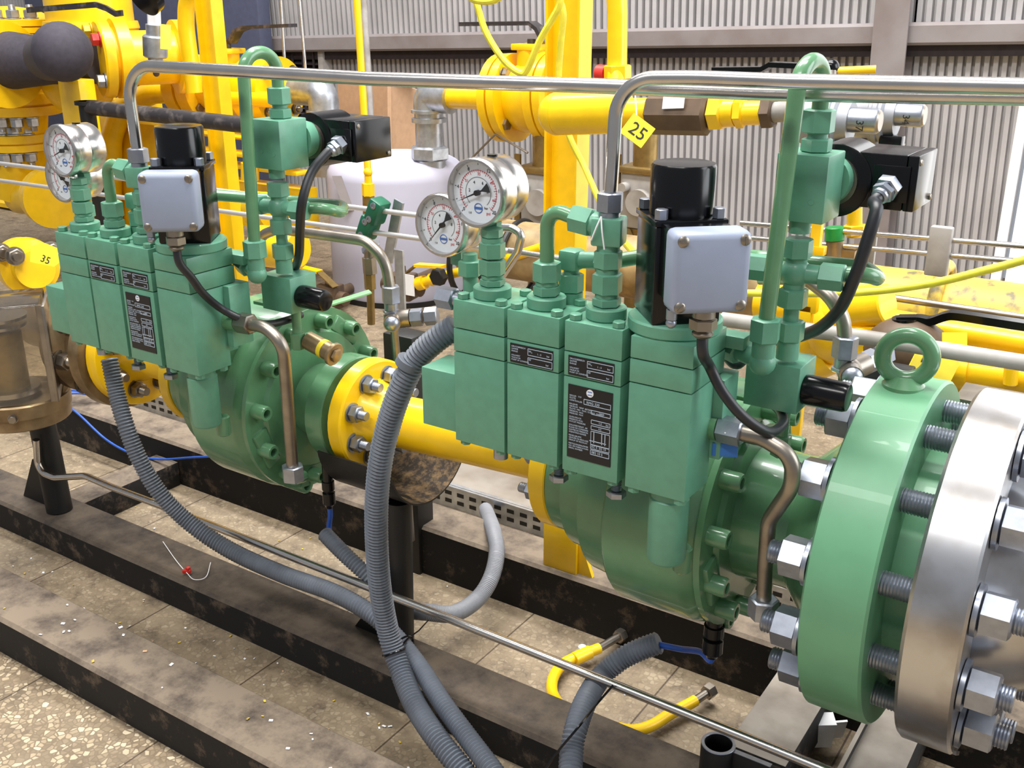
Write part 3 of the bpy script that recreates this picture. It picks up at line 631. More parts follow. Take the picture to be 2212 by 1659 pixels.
    b.hex((cx, cyy, Q(1712, 692, 1.07).z), (cx, cyy, Q(1712, 736, 1.07).z), .028); b.cyl((cx, cyy, Q(1712, 736, 1.07).z), (cx, cyy, Q(1712, 768, 1.07).z-.004), .0125, 16); part(b, 'column', GREEN, t)
    b = B(); b.sph(cr, .0165, 16); b.cyl(cr-V((.05, .004, 0)), cr+V((.05, .004, 0)), .0105, 16); b.hex(cr+V((.026, 0, 0)), cr+V((.052, .003, 0)), .026); b.hex(cr-V((.03, 0, 0)), cr-V((.055, .003, 0)), .026); part(b, 'cross', GREEN, t)
    tp = V(((ux0+ux1)/2+.004, (uy0+uy1)/2, uz1)); b = B(); b.hex(tp, tp+V((0, 0, .014)), .028); b.cyl(tp+V((0, 0, .014)), tp+V((0, 0, .019)), .0105, 16); b.hex(tp+V((0, 0, .019)), tp+V((0, 0, .043)), .029); part(b, 'top_nut', GREEN, t)
    b = B(); st = V(((ux0+ux1)/2+.008, uy1, (uz0+uz1)/2+.002)); b.lathe(st, (0, 1, 0), [(0, .026), (.012, .027), (.024, .0235), (.034, .022)], 28); part(b, 'stub', GREEN, t)
    # inverted U
    nl = V((x(-.359), 1.027, Q(1650, 735, 1.03).z)); ut = Q(1722, 133, 1.045).z; xr = tp.x
    b = B(); pts = [nl+V((0, 0, .01)), V((xr-.006, nl.y-.002, ut)), V((xr, tp.y, ut)), tp+V((0, 0, .03))]
    b.tube(fillet(pts, [0, .029, .029, 0], 14), .0088, 16)
    one(b, 'hairpin_tube', GREENG, f'tall green hairpin tube looping over the cube valve of the {W} regulator', 'tube', 'hairpin tubes')
    t = thing('elbow_fitting', nl, f'green elbow fitting at the foot of the hairpin tube on the {W} regulator', 'pipe fitting', 'elbow fittings')
    b = B(); b.hex(nl, nl+V((0, 0, .026)), .029, .2); b.cyl(nl+V((0, 0, .002)), nl-V((0, 0, .022)), .0125, 16); b.sph(nl-V((0, 0, .024)), .0145, 14); b.cyl(nl-V((0, 0, .022)), nl+V((-.05, .02, -.02)), .0105, 14); b.hex(nl+V((-.03, .012, -.021)), nl+V((-.055, .022, -.019)), .026); part(b, 'body', GREEN, t)
    # limit switch on the cube
    c0 = V((x(-.334), 1.132, Z(.911))); YD = V((0, 1, 0)); t = thing('limit_switch', c0, f'black limit switch with round collar behind the green cube valve of the {W} regulator', 'switch', 'limit switches')
    b = B(); b.cyl(c0-YD*.006, c0+YD*.004, .026, 32); part(b, 'adapter', DSTEEL, t)
    b = B(); b.lathe(c0, YD, [(0, .038), (.001, .0395), (.062, .0395), (.063, .037)], 44); part(b, 'collar', BLK, t)
    bx0 = V((c0.x-.002, 1.134, c0.z-.026)); bx1 = V((x(-.249), 1.212, c0.z+.032)); b = B(); b.box(bx0, (bx1.x-.012, bx1.y, bx1.z), .0015); part(b, 'box', BLK, t)
    b = B(); b.box((bx1.x-.0115, bx0.y, bx0.z), bx1, .0015); ec = part(b, 'end_cover', BLK, t)
    for sy, sz in ((.006, .051), (.071, .006)): screw(ec, V((bx1.x-.0004, bx0.y+sy, bx0.z+sz)), XD, .0035, DSTEEL)
    gp = V((x(-.275), bx0.y, c0.z+.001)); b = B(); b.box(gp+V((-.019, -.003, -.018)), gp+V((.019, .001, .02)), .001); part(b, 'entry_plate', BLK, t)
    gd = V((-.2, -.88, -.42)).normalized(); b = B(); b.hex(gp, gp+gd*.012, .024); b.hex(gp+gd*.012, gp+gd*.02, .021, .3); b.cyl(gp+gd*.018, gp+gd*.026, .009, 18, .002); part(b, 'cable_gland', ZINC, t)
    g2 = gp+gd*.02
    if near: cab = [g2, g2+gd*.015, Q(1893, 455, 1.08), Q(1872, 525, 1.07), Q(1846, 600, 1.07), Q(1815, 665, 1.08), Q(1775, 705, 1.1), Q(1735, 724, 1.12), Q(1690, 735, 1.14), Q(1640, 738, 1.15), Q(1595, 785, 1.1), Q(1570, 770, 1.1)]
    else: cab = [g2, g2+gd*.012, P(672, 375, Y=1.08), P(652, 440, Y=1.06), P(648, 500, Y=1.07), P(645, 555, Y=1.09), P(630, 585, Y=1.12), P(590, 600, Y=1.14), P(550, 600, Y=1.14)]
    b = B(); b.tube(spline(cab, 8), .0068, 12); one(b, 'cable', BLKR, f'black cable curving down from the limit switch of the {W} regulator', 'cable', 'black cables')
    # ---- lower block with black knob
    lx0, lx1 = Q(1606, 850, 1.06).x, x(-.327); lz0, lz1 = Q(1700, 893, 1.06).z, Q(1720, 795, 1.06).z; ly0, ly1 = 1.06, 1.115
    t = thing('release_block', ((lx0+lx1)/2, 1.09, lz0), f'green block with a black cylindrical knob under the fitting column of the {W} regulator', 'valve block', 'release blocks')
    b = B(); b.box((lx0, ly0, lz0), (lx1, ly1, lz1), .0015); part(b, 'body', GREEN, t)
    k0 = V((lx1, ly0+.022, lz0+.024)); b = B(); b.lathe(k0-V((.001, 0, 0)), XD, [(0, .015), (.002, .017), (.006, .0175), (.046, .0165), (.05, .015), (.051, .012)], 26); part(b, 'knob', BLK, t)
    b = B(); b.cyl(((lx0+lx1)/2+.008, ly0+.03, lz0+.001), ((lx0+lx1)/2+.008, ly0+.03, lz0-.05), .0075, 14); b.hex(((lx0+lx1)/2+.008, ly0+.03, lz0-.04), ((lx0+lx1)/2+.008, ly0+.03, lz0-.066), .02); part(b, 'foot', GREENG, t)
    b = B(); b.box((lx0-.045, ly0+.022, lz0-.006), (lx0+.01, ly1+.03, lz0-.0005), .001); part(b, 'shelf', GREENG, t)
    # ---- impulse tube
    s = Q(1578, 928, 1.0) if near else P(545, 703, Y=1.0)
    pts = [Q(1560, 926, 1.0), Q(1645, 945, 1.0), Q(1712, 985, 1.0), Q(1712, 1050, 1.0), Q(1660, 1125, 1.02), Q(1652, 1230, 1.035), Q(1650, 1298, 1.043)] if near else [P(520, 697, Y=1.0), P(575, 706, Y=1.0), P(612, 745, Y=1.0), P(620, 850, Y=1.02), P(632, 1010, Y=1.043)]
    t = thing('impulse_tube', pts[-1], f'bent steel impulse tube in front of the bolted disc of the {W} valve', 'tube', 'impulse tubes')
    b = B(); b.tube(fillet(pts, .05 if near else .05, 10), .0088 if near else .0095, 16); part(b, 'tube', DSTEEL, t)
    b = B(); e = pts[-1]; b.hex(e+V((0, 0, .004)), e-V((0, 0, .022)), .031, .15); part(b, 'lower_nut', ZINC, t)
    b = B(); d = (pts[1]-pts[0]).normalized(); b.hex(pts[0]-d*.004, pts[0]+d*.024, .027); part(b, 'upper_nut', ZINC if near else DSTEEL, t)
    b = B(); b.cyl(pts[0]-d*.028, pts[0]-d*.004, .0145, 18); part(b, 'upper_union', GREENG, t)
    b = B(); b.cyl(e-V((0, 0, .02)), e+V((-.01, .03, -.03)), .01, 14); part(b, 'lower_union', GREENG, t)
    # ---- sensor hanging below
    sp = P(1545, 1328, Y=1.12) if near else P(707, 1020, Y=1.12)
    t = thing('position_sensor', sp-V((0, 0, .06)), f'small black sensor hanging under the {W} green valve with a blue cable', 'sensor', 'black sensors under the valves')
    k = 1.3 if near else 1; b = B(); b.lathe(sp+V((0, 0, .035)), (0, 0, -1), [(h_, r_*k) for h_, r_ in ((0, .0085), (.05, .0085), (.051, .0105), (.066, .0105), (.067, .0085), (.07, .008), (.072, .0105), (.092, .0105), (.095, .0075), (.1, .006))], 18); part(b, 'body', BLK, t)
    c = sp-V((0, 0, .06))
    pts = [c, c-V((.002, 0, .012)), P(1512, 1408, Y=1.14), P(1470, 1402, Y=1.16), P(1420, 1392, Y=1.165)] if near else [c, c-V((0, 0, .02)), P(711, 1140, Y=1.12), P(716, 1165, Y=1.11)]
    b = B(); b.tube(spline(pts, 8), .0045, 10); part(b, 'lead', BLUEC, t, 'blue cable')
    if near:
        c = Q(1566, 972, 1.0)
        t = thing('seal_tag', c, 'small blue plastic seal tag hanging under a steel nut on the nearer regulator', 'tag')
        b = B(); b.box(c+V((-.014, -.001, -.008)), c+V((.014, .001, .008)), .0008, yaw=R(25)); part(b, 'tag', BLUE, t)
        b = B(); b.tube(spline([c+V((0, 0, .008)), c+V((.002, 0, .018)), Q(1566, 935, .985)], 5), .0008, 6); part(b, 'wire', PAPER, t)
        p = tops[2]+V((0, -.018, .115)); b = B()
        b.tube(spline([p, p+V((-.004, -.003, -.012)), p+V((-.010, -.002, -.026))], 5), .0009, 6); b.tube(spline([p, p+V((.003, -.003, -.014)), p+V((.006, -.002, -.034))], 5), .0009, 6); one(b, 'seal_string', PAPER, 'white string looped on the green tee fitting of the nearer regulator', 'string')
    else:
        p0, p1 = P(690, 664, Y=1.13), P(800, 630, Y=1.2); b = B(); d = (p1-p0).normalized(); sd = d.cross(V((0, 0, 1))).normalized(); b.obox((p0+p1)/2, (p1-p0)/2, sd*.0085, sd.cross(d)*.0015, .0005)
        one(b, 'hand_lever', GREENLV, 'flat pale green lever pointing right behind the black knob of the farther regulator', 'lever')
        p = P(665, 735, Y=1.1); b = B(); t = thing('grease_cylinder', p, 'brown cylinder with a yellow band and round cap on the farther green valve', 'cylinder')
        q = p+V((.05, 0, -.012)); d = (q-p).normalized(); b.cyl(p, q, .0145, 20, .001); part(b, 'barrel', BRONZE, t); b = B(); b.cyl(p+d*.03, p+d*.038, .0149, 20); part(b, 'band', TAGY, t)
        b = B(); b.cyl(q, q+d*.006, .0185, 22, .001); b.hex(q+d*.006, q+d*.012, .019); part(b, 'cap', BRONZE, t)
unit((0, 0, 0), True)
unit((-.772, 0, -.013), False)
# ================================================================ pipework in line with the valves
XD = V((1, 0, 0))
def ax(X, far=False): return V((X, AX_Y, AX_Z-(.013 if far else 0)))
# polished steel flange and hub beside the big green flange
t = thing('steel_flange', (-.14, AX_Y, .262), 'polished steel pipe flange bolted opposite the big green flange at the right edge', 'flange')
b = B(); b.lathe(ax(-.168), XD, [(0, .138), (.0001, .207), (.004, .21), (.055, .21), (.058, .207), (.0581, .14), (.075, .135), (.16, .092), (.20, .088), (1.5, .088)], 80); part(b, 'ring', MACH, t)
b = B(); 
for k in range(9): b.obox(ax(-.1105)+V((0, -.12-.0, -.168))+V((0, .004*k, -.0028*k)), (.003, 0, 0), (0, .0012, .0018), (0, -.0006, .0006))
part(b, 'chain_mark', DSTEEL, t)
# yellow spool between the valves
t = thing('yellow_spool', (-.86, AX_Y, .36), 'yellow flanged pipe spool lying between the two green valves', 'pipe')
b = B(); b.lathe(ax(-1.072, 1), XD, [(0, .05), (.0001, .09), (.002, .092), (.024, .092), (.027, .089), (.0271, .062), (.032, .058), (.075, .043), (.08, .042)], 48); part(b, 'weld_neck_flange', YEL, t)
b = B(); b.cyl(ax(-1.0, 1), ax(-.72), .042, 40); part(b, 'pipe', YEL, t)
b = B(); b.lathe(ax(-.668), -XD, [(0, .05), (.0001, .096), (.002, .098), (.024, .098), (.027, .095), (.0271, .062), (.032, .058), (.06, .043)], 48); part(b, 'flange', YEL, t)
for k in range(8):
    a = R(22.5+45*k); rr = V((0, .0665*math.cos(a), .0665*math.sin(a)))
    nut(t, ax(-1.045, 1)+rr, XD, .024, .017, .014, roll=.3*k); nut(t, ax(-1.073, 1)+rr-XD*.034, -XD, .022, .015, .004, roll=.2*k)
    nut(t, ax(-.695)+rr*1.08, -XD, .024, .017, .014, roll=.3*k)
# saddle support on the black pedestal
t = thing('pipe_saddle', (-1.0, 1.15, .066), 'black pedestal with a rusty half round saddle under the yellow flange', 'pipe support')
b = B(); c = V((-1.09, 1.19, .432))
angs = [R(188+150*i/28) for i in range(29)]
for X0 in (0,):
    o_ = [b.ring([V((X_, c.y+.104*math.cos(a), c.z+.104*math.sin(a))) for a in angs]) for X_ in (-1.095, -.945)]
    i_ = [b.ring([V((X_, c.y+.101*math.cos(a), c.z+.101*math.sin(a))) for a in angs]) for X_ in (-1.095, -.945)]
    for i in range(28):
        b.mi = 0; b.face((o_[0][i], o_[0][i+1], o_[1][i+1], o_[1][i])); b.mi = 1; b.face((i_[0][i], i_[1][i], i_[1][i+1], i_[0][i+1])); b.mi = 0
        for k in (0, 1): b.face((o_[k][i], o_[k][i+1], i_[k][i+1], i_[k][i]))
    for j in (0, 28): b.face((o_[0][j], o_[1][j], i_[1][j], i_[0][j]))
part(b, 'saddle', [BLKP, RUST], t)
b = B(); p = V((-.985, 1.142, .066)); b.cyl(p, (p.x, 1.15, .335), .0225, 24); part(b, 'post', BLKP, t)
b = B(); b.prism([(p.x-.1, p.y-.004, .067), (p.x-.015, p.y-.004, .067), (p.x-.015, p.y-.004, .16), (p.x-.035, p.y-.004, .16)], (0, .008, 0)); part(b, 'gusset', BLKP, t)
# ---- left end: yellow flange, turbine meter, volume corrector on its pedestal
t = thing('inlet_spool', (-1.55, AX_Y, .36), 'short yellow flanged pipe behind the corrugated conduit at the left green valve', 'pipe')
b = B(); b.lathe(ax(-1.442, 1), -XD, [(0, .05), (.0001, .098), (.002, .1), (.022, .1), (.024, .097), (.0241, .06), (.06, .045), (.16, .045), (.19, .06), (.192, .104), (.194, .106), (.218, .106), (.22, .104)], 48); part(b, 'pipe', YEL, t)
for k in range(8):
    a = R(22.5+45*k); rr = V((0, .074*math.cos(a), .074*math.sin(a))); nut(t, ax(-1.633, 1)+rr, XD, .026, .019, .015, DSTEEL, roll=.3*k); nut(t, ax(-1.467, 1)+rr, -XD, .026, .018, .012, DSTEEL, roll=.3*k)
t = thing('turbine_meter', (-1.8, AX_Y, .33), 'brown bronze turbine meter body behind the acrylic box at the left edge', 'gas meter')
b = B(); b.lathe(ax(-1.664, 1), -XD, [(0, .1), (.004, .118), (.03, .12), (.034, .1), (.06, .088), (.09, .086), (.10, .104), (.104, .11), (.135, .11), (.139, .104), (.14, .05), (.30, .05)], 56); part(b, 'body', BRONZE, t)
for k in range(8):
    a = R(10+45*k); rr = V((0, .1*math.cos(a), .1*math.sin(a))); nut(t, ax(-1.760, 1)+rr*.93, XD, .03, .024, .016, DSTEEL, roll=.3*k)
t = thing('meter_index', (-1.94, 1.13, .2), 'clear acrylic instrument box on a round bronze base at the left edge', 'instrument')
c = V((-1.875, 1.06, .19)); c.z = P(50, 942, Y=1.0).z
rt = P(50, 893, Y=1.0).z-c.z
b = B(); b.lathe(c, (0, 0, 1), [(0, .088), (.002, .09), (rt*.48, .09), (rt*.5, .093), (rt*.52, .093), (rt, .093), (rt+.003, .09)], 48); part(b, 'round_base', BRONZE, t)
for a in (R(262), R(318), R(205)): nut(t, c+V((.092*math.cos(a), .092*math.sin(a), rt*.62)), (math.cos(a), math.sin(a), 0), .014, .009, 0, DSTEEL, name='clamp_screw')
zt = P(85, 640, Y=1.1).z; zb_ = c.z+rt+.006; h = zt-zb_; m3 = Mx.Rotation(R(52), 3, 'Z'); ux, uy = m3 @ V((1, 0, 0)), m3 @ V((0, 1, 0)); bc = V((-1.862, 1.036, c.z+rt+.006+h/2))
b = B()
for s in (-1, 1):
    b.obox(bc+ux*s*.078, ux*.0018, uy*.062, V((0, 0, h/2)), .001); b.obox(bc+uy*s*.062, ux*.076, uy*.0018, V((0, 0, h/2)), .001)
b.obox(bc+V((0, 0, h/2)), ux*.079, uy*.063, V((0, 0, .0022)), .001)
part(b, 'acrylic_case', PLEXI, t)
b = B(); b.obox(bc+ux*.088+V((0, 0, .0)), ux*.003, uy*.07, V((0, 0, h/2)), .001); b.obox(bc+ux*.081+uy*-.06, ux*.006, uy*.003, V((0, 0, h/2))); part(b, 'edge_plate', DSTEEL, t)
b = B(); b.cyl(bc-V((0, 0, h*.42)), bc+V((0, 0, h*.2)), .036, 28, .003); part(b, 'counter_drum', BRASS, t)
b = B(); b.cyl(bc+V((0, 0, h*.24)), bc+V((0, 0, h*.27)), .048, 28); b.cyl(bc+V((0, 0, h*.32)), bc+V((0, 0, h*.35)), .052, 28); b.cyl(bc-V((0, 0, h*.45)), bc-V((0, 0, h*.40)), .055, 28); part(b, 'discs', STEEL, t)
b = B(); b.obox(bc-ux*.03-uy*.045+V((0, 0, h*.42)), ux*.022, uy*.008, V((0, 0, .006))); part(b, 'yellow_card', TAGY, t)
t = thing('pedestal', (-1.9, 1.12, .066), 'black tubular pedestal under the round bronze base at the left, on the middle skid beam', 'pipe support')
b = B(); b.cyl((-1.905, 1.118, .066), (-1.93, 1.125, c.z+.004), .0265, 24); part(b, 'post', BLKP, t)
b = B(); b.prism([(-2.03, 1.114, .067), (-1.93, 1.114, .067), (-1.93, 1.114, .17), (-1.97, 1.114, .17)], (0, .01, 0)); part(b, 'gusset', BLKP, t)
# yellow foot behind the right yellow flange
t = thing('pipe_support', (-.84, 1.45, .106), 'yellow T-shaped steel foot standing on the rear skid beam under the nearer inlet flange', 'pipe support')
p0, p1 = P(1176, 1244, Y=1.445), P(1236, 1215, Y=1.47); zt = P(1180, 1080, Y=1.445).z
b = B(); b.box((p0.x, 1.44, .106), (p0.x+.07, 1.448, zt), .001); part(b, 'flange_plate', YEL, t)
b = B(); b.prism([(p0.x+.02, 1.448, .106), (p0.x+.1, 1.448, .106), (p0.x+.075, 1.448, .17), (p0.x+.03, 1.448, zt)], (0, .008, 0)); part(b, 'web', YEL, t)
# ---- steel rod tube low in front
b = B(); YR = 1.085
pts = [P(78, 950, Y=YR), P(82, 1018, Y=YR), P(118, 1032, Y=YR), P(185, 1028, Y=YR), P(240, 1052, Y=YR), P(350, 1093, Y=YR), P(1000, 1348, Y=YR), P(1600, 1589, Y=YR), P(1600, 1589, Y=YR).lerp(P(2000, 1752, Y=YR), 3)]
b.tube(fillet(pts, [0, .03, .05, .06, .2, 0, 0, 0, 0], 8), .0068, 16); one(b, 'steel_tube', STEEL, 'long thin steel tube running low across the front past both black pedestals', 'tube')
# ---- corrugated conduits
def conduit(pts, r, label, m=HOSE, pitch=.0056, depth=.0024):
    t = thing('conduit', V(pts[0]), label, 'conduit', None); b = B(); b.hose(pts, r, pitch, 14, depth); part(b, 'corrugated_hose', m, t)
    return t
c1 = [P(236, 775, Y=1.02), P(252, 850, Y=1.01), P(272, 920, Y=1.0), P(300, 990, Y=1.0), P(345, 1065, Y=1.01), P(410, 1130, Y=1.03), P(500, 1190, Y=1.05), P(610, 1240, Y=1.06), P(720, 1280, Y=1.06), P(800, 1325, Y=1.06), P(850, 1372, Y=1.055), P(905, 1440, Y=1.03), P(960, 1525, Y=.99), P(1015, 1600, Y=.96), P(1075, 1680, Y=.93), P(1110, 1740, Y=.92), V((-.56, .90, .03)), V((-.40, .93, .02)), V((-.1, .95, .02)), V((.4, .95, .02))]
t = conduit(c1, .0152, 'grey corrugated conduit hanging from the left pilot row and sweeping across the front')
c2 = [P(985, 705, Y=1.01), P(945, 732, Y=1.0), P(900, 775, Y=.99), P(862, 850, Y=.98), P(836, 930, Y=.98), P(820, 1010, Y=.98), P(813, 1100, Y=.985), P(815, 1200, Y=.995), P(824, 1290, Y=1.005), P(840, 1370, Y=1.01), P(862, 1440, Y=1.0), P(895, 1520, Y=.97), P(940, 1590, Y=.94), P(1000, 1665, Y=.925), P(1050, 1730, Y=.92), V((-.60, .88, .03)), V((-.44, .97, .02)), V((-.1, 1.0, .02)), V((.4, 1.0, .02))]
t = conduit(c2, .0172, 'grey corrugated conduit dropping in front of the black saddle pedestal')
q = P(884, 785, Y=.985); d = (c2[2]-c2[3]).normalized(); b = B(); b.lathe(q-d*.006, d, [(0, .0172), (.001, .0182), (.011, .0182), (.012, .0172)], 18); part(b, 'clip_ring', HOSE, t)
q = P(851, 1408, Y=1.006); q2 = P(880, 1400, Y=1.04); b = B(); d = (c2[10]-c2[9]).normalized(); b.torus(q, d, .0175, .0016, 24, 6); b.torus(P(873, 1392, Y=1.045), (c1[11]-c1[10]), .0158, .0016, 24, 6)
b.tube([q+RT*.012+V((0, -.004, .006)), P(868, 1394, Y=1.02), P(880, 1380, Y=1.05)], .0016, 6); b.tube([P(880, 1380, Y=1.05), P(905, 1362, Y=1.1), P(925, 1340, Y=1.14)], .0012, 6)
one(b, 'cable_tie', BLK, 'black cable tie binding the two conduits beside the saddle pedestal', 'cable tie')
c3 = [P(700, 1152, Y=1.11), P(742, 1195, Y=1.1), P(788, 1238, Y=1.1), P(822, 1275, Y=1.11), P(845, 1310, Y=1.13)]
t = conduit(c3, .0135, 'short grey corrugated conduit end taking the blue sensor cable of the farther valve')
c4 = [P(1049, 1100, Y=1.675), P(1058, 1124, Z=.09), P(1067, 1152, Z=.13), P(1073, 1195, Z=.125), P(1060, 1250, Z=.10), P(1030, 1295, Y=1.31), P(980, 1325, Y=1.25), P(920, 1322, Y=1.21), P(880, 1318, Y=1.20)]
t = conduit(c4, .0155, 'light grey flexible conduit looping from the slotted trunking behind the saddle pedestal', HOSEL, .003, .0006)
c5 = [P(1424, 1388, Y=1.165), P(1385, 1402, Y=1.155), P(1340, 1425, Y=1.14), P(1298, 1462, Y=1.115), P(1265, 1515, Y=1.055), P(1245, 1570, Y=1.01), P(1235, 1620, Y=.985), P(1232, 1690, Y=.95), P(1236, 1760, Y=.93), V((-.45, .93, .055)), V((-.2, .90, .03)), V((.4, .88, .03))]
t = conduit(c5, .0165, 'grey corrugated conduit in the foreground taking the blue cable of the nearer valve')
b = B(); b.tube(spline([P(1325, 1480, Y=1.075), P(1290, 1520, Y=1.05), P(1250, 1570, Y=.985), P(1200, 1630, Y=.96), P(1160, 1690, Y=.94)], 5), .0017, 6)
one(b, 'cable_tie', BLK, 'long black cable tie tail hanging off the low steel tube in the foreground', 'cable tie')
# ---- yellow hoses on the floor between the beams
def hose_y(pts, e0, e1, label):
    t = thing('gas_hose', pts[0], label, 'hose'); b = B(); b.tube(spline(pts, 8), .0095, 14); part(b, 'hose', YEL, t)
    e0, e1 = V(e0), V(e1); d = (e1-e0).normalized(); L = (e1-e0).length
    b = B(); b.cyl(e0-d*.006, e1-d*.004, .0072, 14); b.hex(e1-d*.010, e1+d*.006, .022); part(b, 'threaded_end', DSTEEL, t); return t
zf = .02
t = hose_y([P(1212, 1530, Z=.03), P(1193, 1495, Z=.02), P(1196, 1462, Z=zf), P(1218, 1433, Z=zf), P(1262, 1413, Z=zf+.004), P(1295, 1400, Z=zf+.006)], P(1295, 1400, Z=zf+.006), P(1342, 1372, Z=zf+.006), 'yellow gas hose with a steel end left of the foreground conduit end')
b = B(); p, q = P(1240, 1424, Z=zf+.002), P(1275, 1408, Z=zf+.004); b.cyl(p, q, .0118, 16, .001); part(b, 'ferrule', YEL, t)
t = hose_y([P(1335, 1573, Z=.028), P(1370, 1578, Z=.022), P(1410, 1566, Z=zf), P(1450, 1541, Z=zf), P(1490, 1520, Z=zf+.002), P(1502, 1513, Z=zf+.003)], P(1500, 1515, Z=zf+.003), P(1534, 1492, Z=zf+.006), 'yellow gas hose with a steel hexagon end lying right of the foreground conduit')
# ---- cut pipe stub, bottom right
p = P(1552, 1605, Y=1.115); r = .0235
t = thing('pipe_stub', (p.x, p.y, .066), 'black open pipe stub with a bare metal rim at the bottom edge', 'pipe stub')
b = B(); b.lathe((p.x, p.y, .066), (0, 0, 1), [(0, r), (p.z-.067, r), (p.z-.066, r-.0005)], 32, caps=False); b.lathe((p.x, p.y, .066), (0, 0, 1), [(0, r-.005), (p.z-.066, r-.005)], 32, caps=False); b.cyl((p.x, p.y, .066), (p.x, p.y, .1), r-.004, 24); part(b, 'wall', BLKP, t)
b = B(); b.lathe((p.x, p.y, p.z-.0005), (0, 0, 1), [(0, r), (.0012, r-.0006), (.0012, r-.0044), (0, r-.005)], 36, caps=False); part(b, 'bare_rim', ZINC, t)
b = B(); b.box((p.x+r-.002, p.y-.004, .066), (p.x+.1, p.y+.004, p.z-.003), .001); part(b, 'rib', [BLKP], t)
b = B(); b.box((p.x+r-.001, p.y-.0038, p.z-.003), (p.x+.075, p.y+.0038, p.z-.0022)); part(b, 'bare_edge', ZINC, t)
# ---- slotted trunking and covers behind
YT = 1.69
def trunk(x0, x1, label):
    t = thing('cable_tray', ((x0+x1)/2, YT, 0), label, 'cable tray', 'slotted cable trays'); zt = .058
    b = B(); b.box((x0, YT, 0), (x1, YT+.0015, zt)); b.box((x0, YT-.006, zt-.0015), (x1, YT+.012, zt), 0); part(b, 'side', GALV, t)
    b = B(); n = int((x1-x0)/.034)
    for i in range(n):
        xx = x0+.017+i*.034
        for z in (.018, .038): b.box((xx-.009, YT-.0008, z-.0045), (xx+.009, YT+.0022, z+.0045))
    o = part(b, 'slots', BLKP, t); o['kind'] = 'stuff' if n > 50 else 'part'
    if n <= 50: del o['kind']
    b = B(); b.box((x0, YT+.012, zt-.004), (x1, YT+.22, zt-.001)); part(b, 'cover', CONC, t)
trunk(-1.45, -.86, 'slotted grey cable tray on the floor behind the saddle, between the two valves')
trunk(-2.75, -1.75, 'slotted grey cable tray on the floor behind the left yellow spool')
trunk(-.64, -.36, 'slotted grey cable tray on the floor seen behind the nearer impulse tube')
# ---- small loose things
b = B(); b.tube(spline([P(128, 862, Y=1.40), P(170, 895, Y=1.40), P(230, 950, Y=1.40), P(290, 982, Y=1.40), P(345, 992, Y=1.40), P(420, 988, Y=1.39), P(490, 984, Y=1.38)], 8), .0028, 8); one(b, 'cable', BLUEC, 'thin blue cable sagging across the floor behind the left conduit', 'cable')
b = B()
for k in range(3): b.tube(spline([P(118, 838+6*k, Z=.16), P(150, 836+7*k, Z=.15), P(178, 842+4*k, Z=.14), P(215, 862-2*k, Z=.12)], 6), .003, 8)
one(b, 'cable_bundle', BLUEC, 'bundle of blue cables under the turbine meter at the left', 'cable')
b = B(); p = P(404, 1238, Z=.07); b.box(p+V((-.008, -.004, 0)), p+V((.008, .004, .008)), .002, yaw=.6); b.box(p+V((-.002, -.002, .006)), p+V((.006, .006, .013)), .002); one(b, 'wire_seal', RED, 'small red plastic seal lying on the beam left of the sweeping conduit', 'seal')
b = B(); b.tube(spline([P(352, 1170, Z=.068), P(380, 1210, Z=.07), P(404, 1238, Z=.074), P(420, 1252, Z=.07), P(445, 1246, Z=.07), P(455, 1215, Z=.07)], 6), .0007, 6); one(b, 'seal_wire', PAPER, 'pale thin wire tied to the small red seal', 'wire')
p = P(1770, 1600, Z=.03); b = B(); b.obox(p+V((0, 0, .02)), (.014, .01, 0), (-.006, .008, .004), (.003, -.003, .024)); b.obox(p+V((.015, .014, .018)), (.014, .012, 0), (-.001, .002, .0), (.003, -.003, .018)); one(b, 'scrap', PAPER, 'crumpled white scrap between the two grey cross beams', 'scrap')
p = P(1258, 1402, Z=.008); b = B(); b.cyl(p-V((0, 0, .008)), p+V((0, 0, .006)), .0075, 12, .001); one(b, 'plastic_cap', PAPER, 'small white plastic cap on the floor beside the left yellow hose', 'cap')
b = B(); fl = []
for k in range(150):
    x_ = random.uniform(-1.9, -.2); y_ = random.choice((random.uniform(.92, 1.06), random.uniform(.92, 1.06), random.uniform(1.19, 1.42), random.uniform(.81, .90))); z_ = .0765 if y_ < .905 else .0005
    if -.43 < x_ < -.17 and y_ > 1.17: continue
    a_ = random.uniform(0, 6.3); r_ = random.uniform(.0012, .0036); b.mi = random.choice((0, 0, 0, 1, 1, 2)); h_ = V((math.cos(a_), math.sin(a_), 0)); g_ = V((-h_.y, h_.x, .2))
    b.obox((x_, y_, z_+.001), h_*r_, g_*r_*.6, (0, 0, .0004))
one(b, 'debris', [PAPER, YELD, CARD], 'pale paint flakes and crumbs scattered over the floor between the beams', 'debris', kind='stuff')
# ================================================================ everything behind
def hpipe(pts, r, name, m, label, cat='pipe', fil=.1, group=None, n=20):
    b = B(); b.tube(fillet(pts, fil, 10), r, n); return one(b, name, m, label, cat, group)
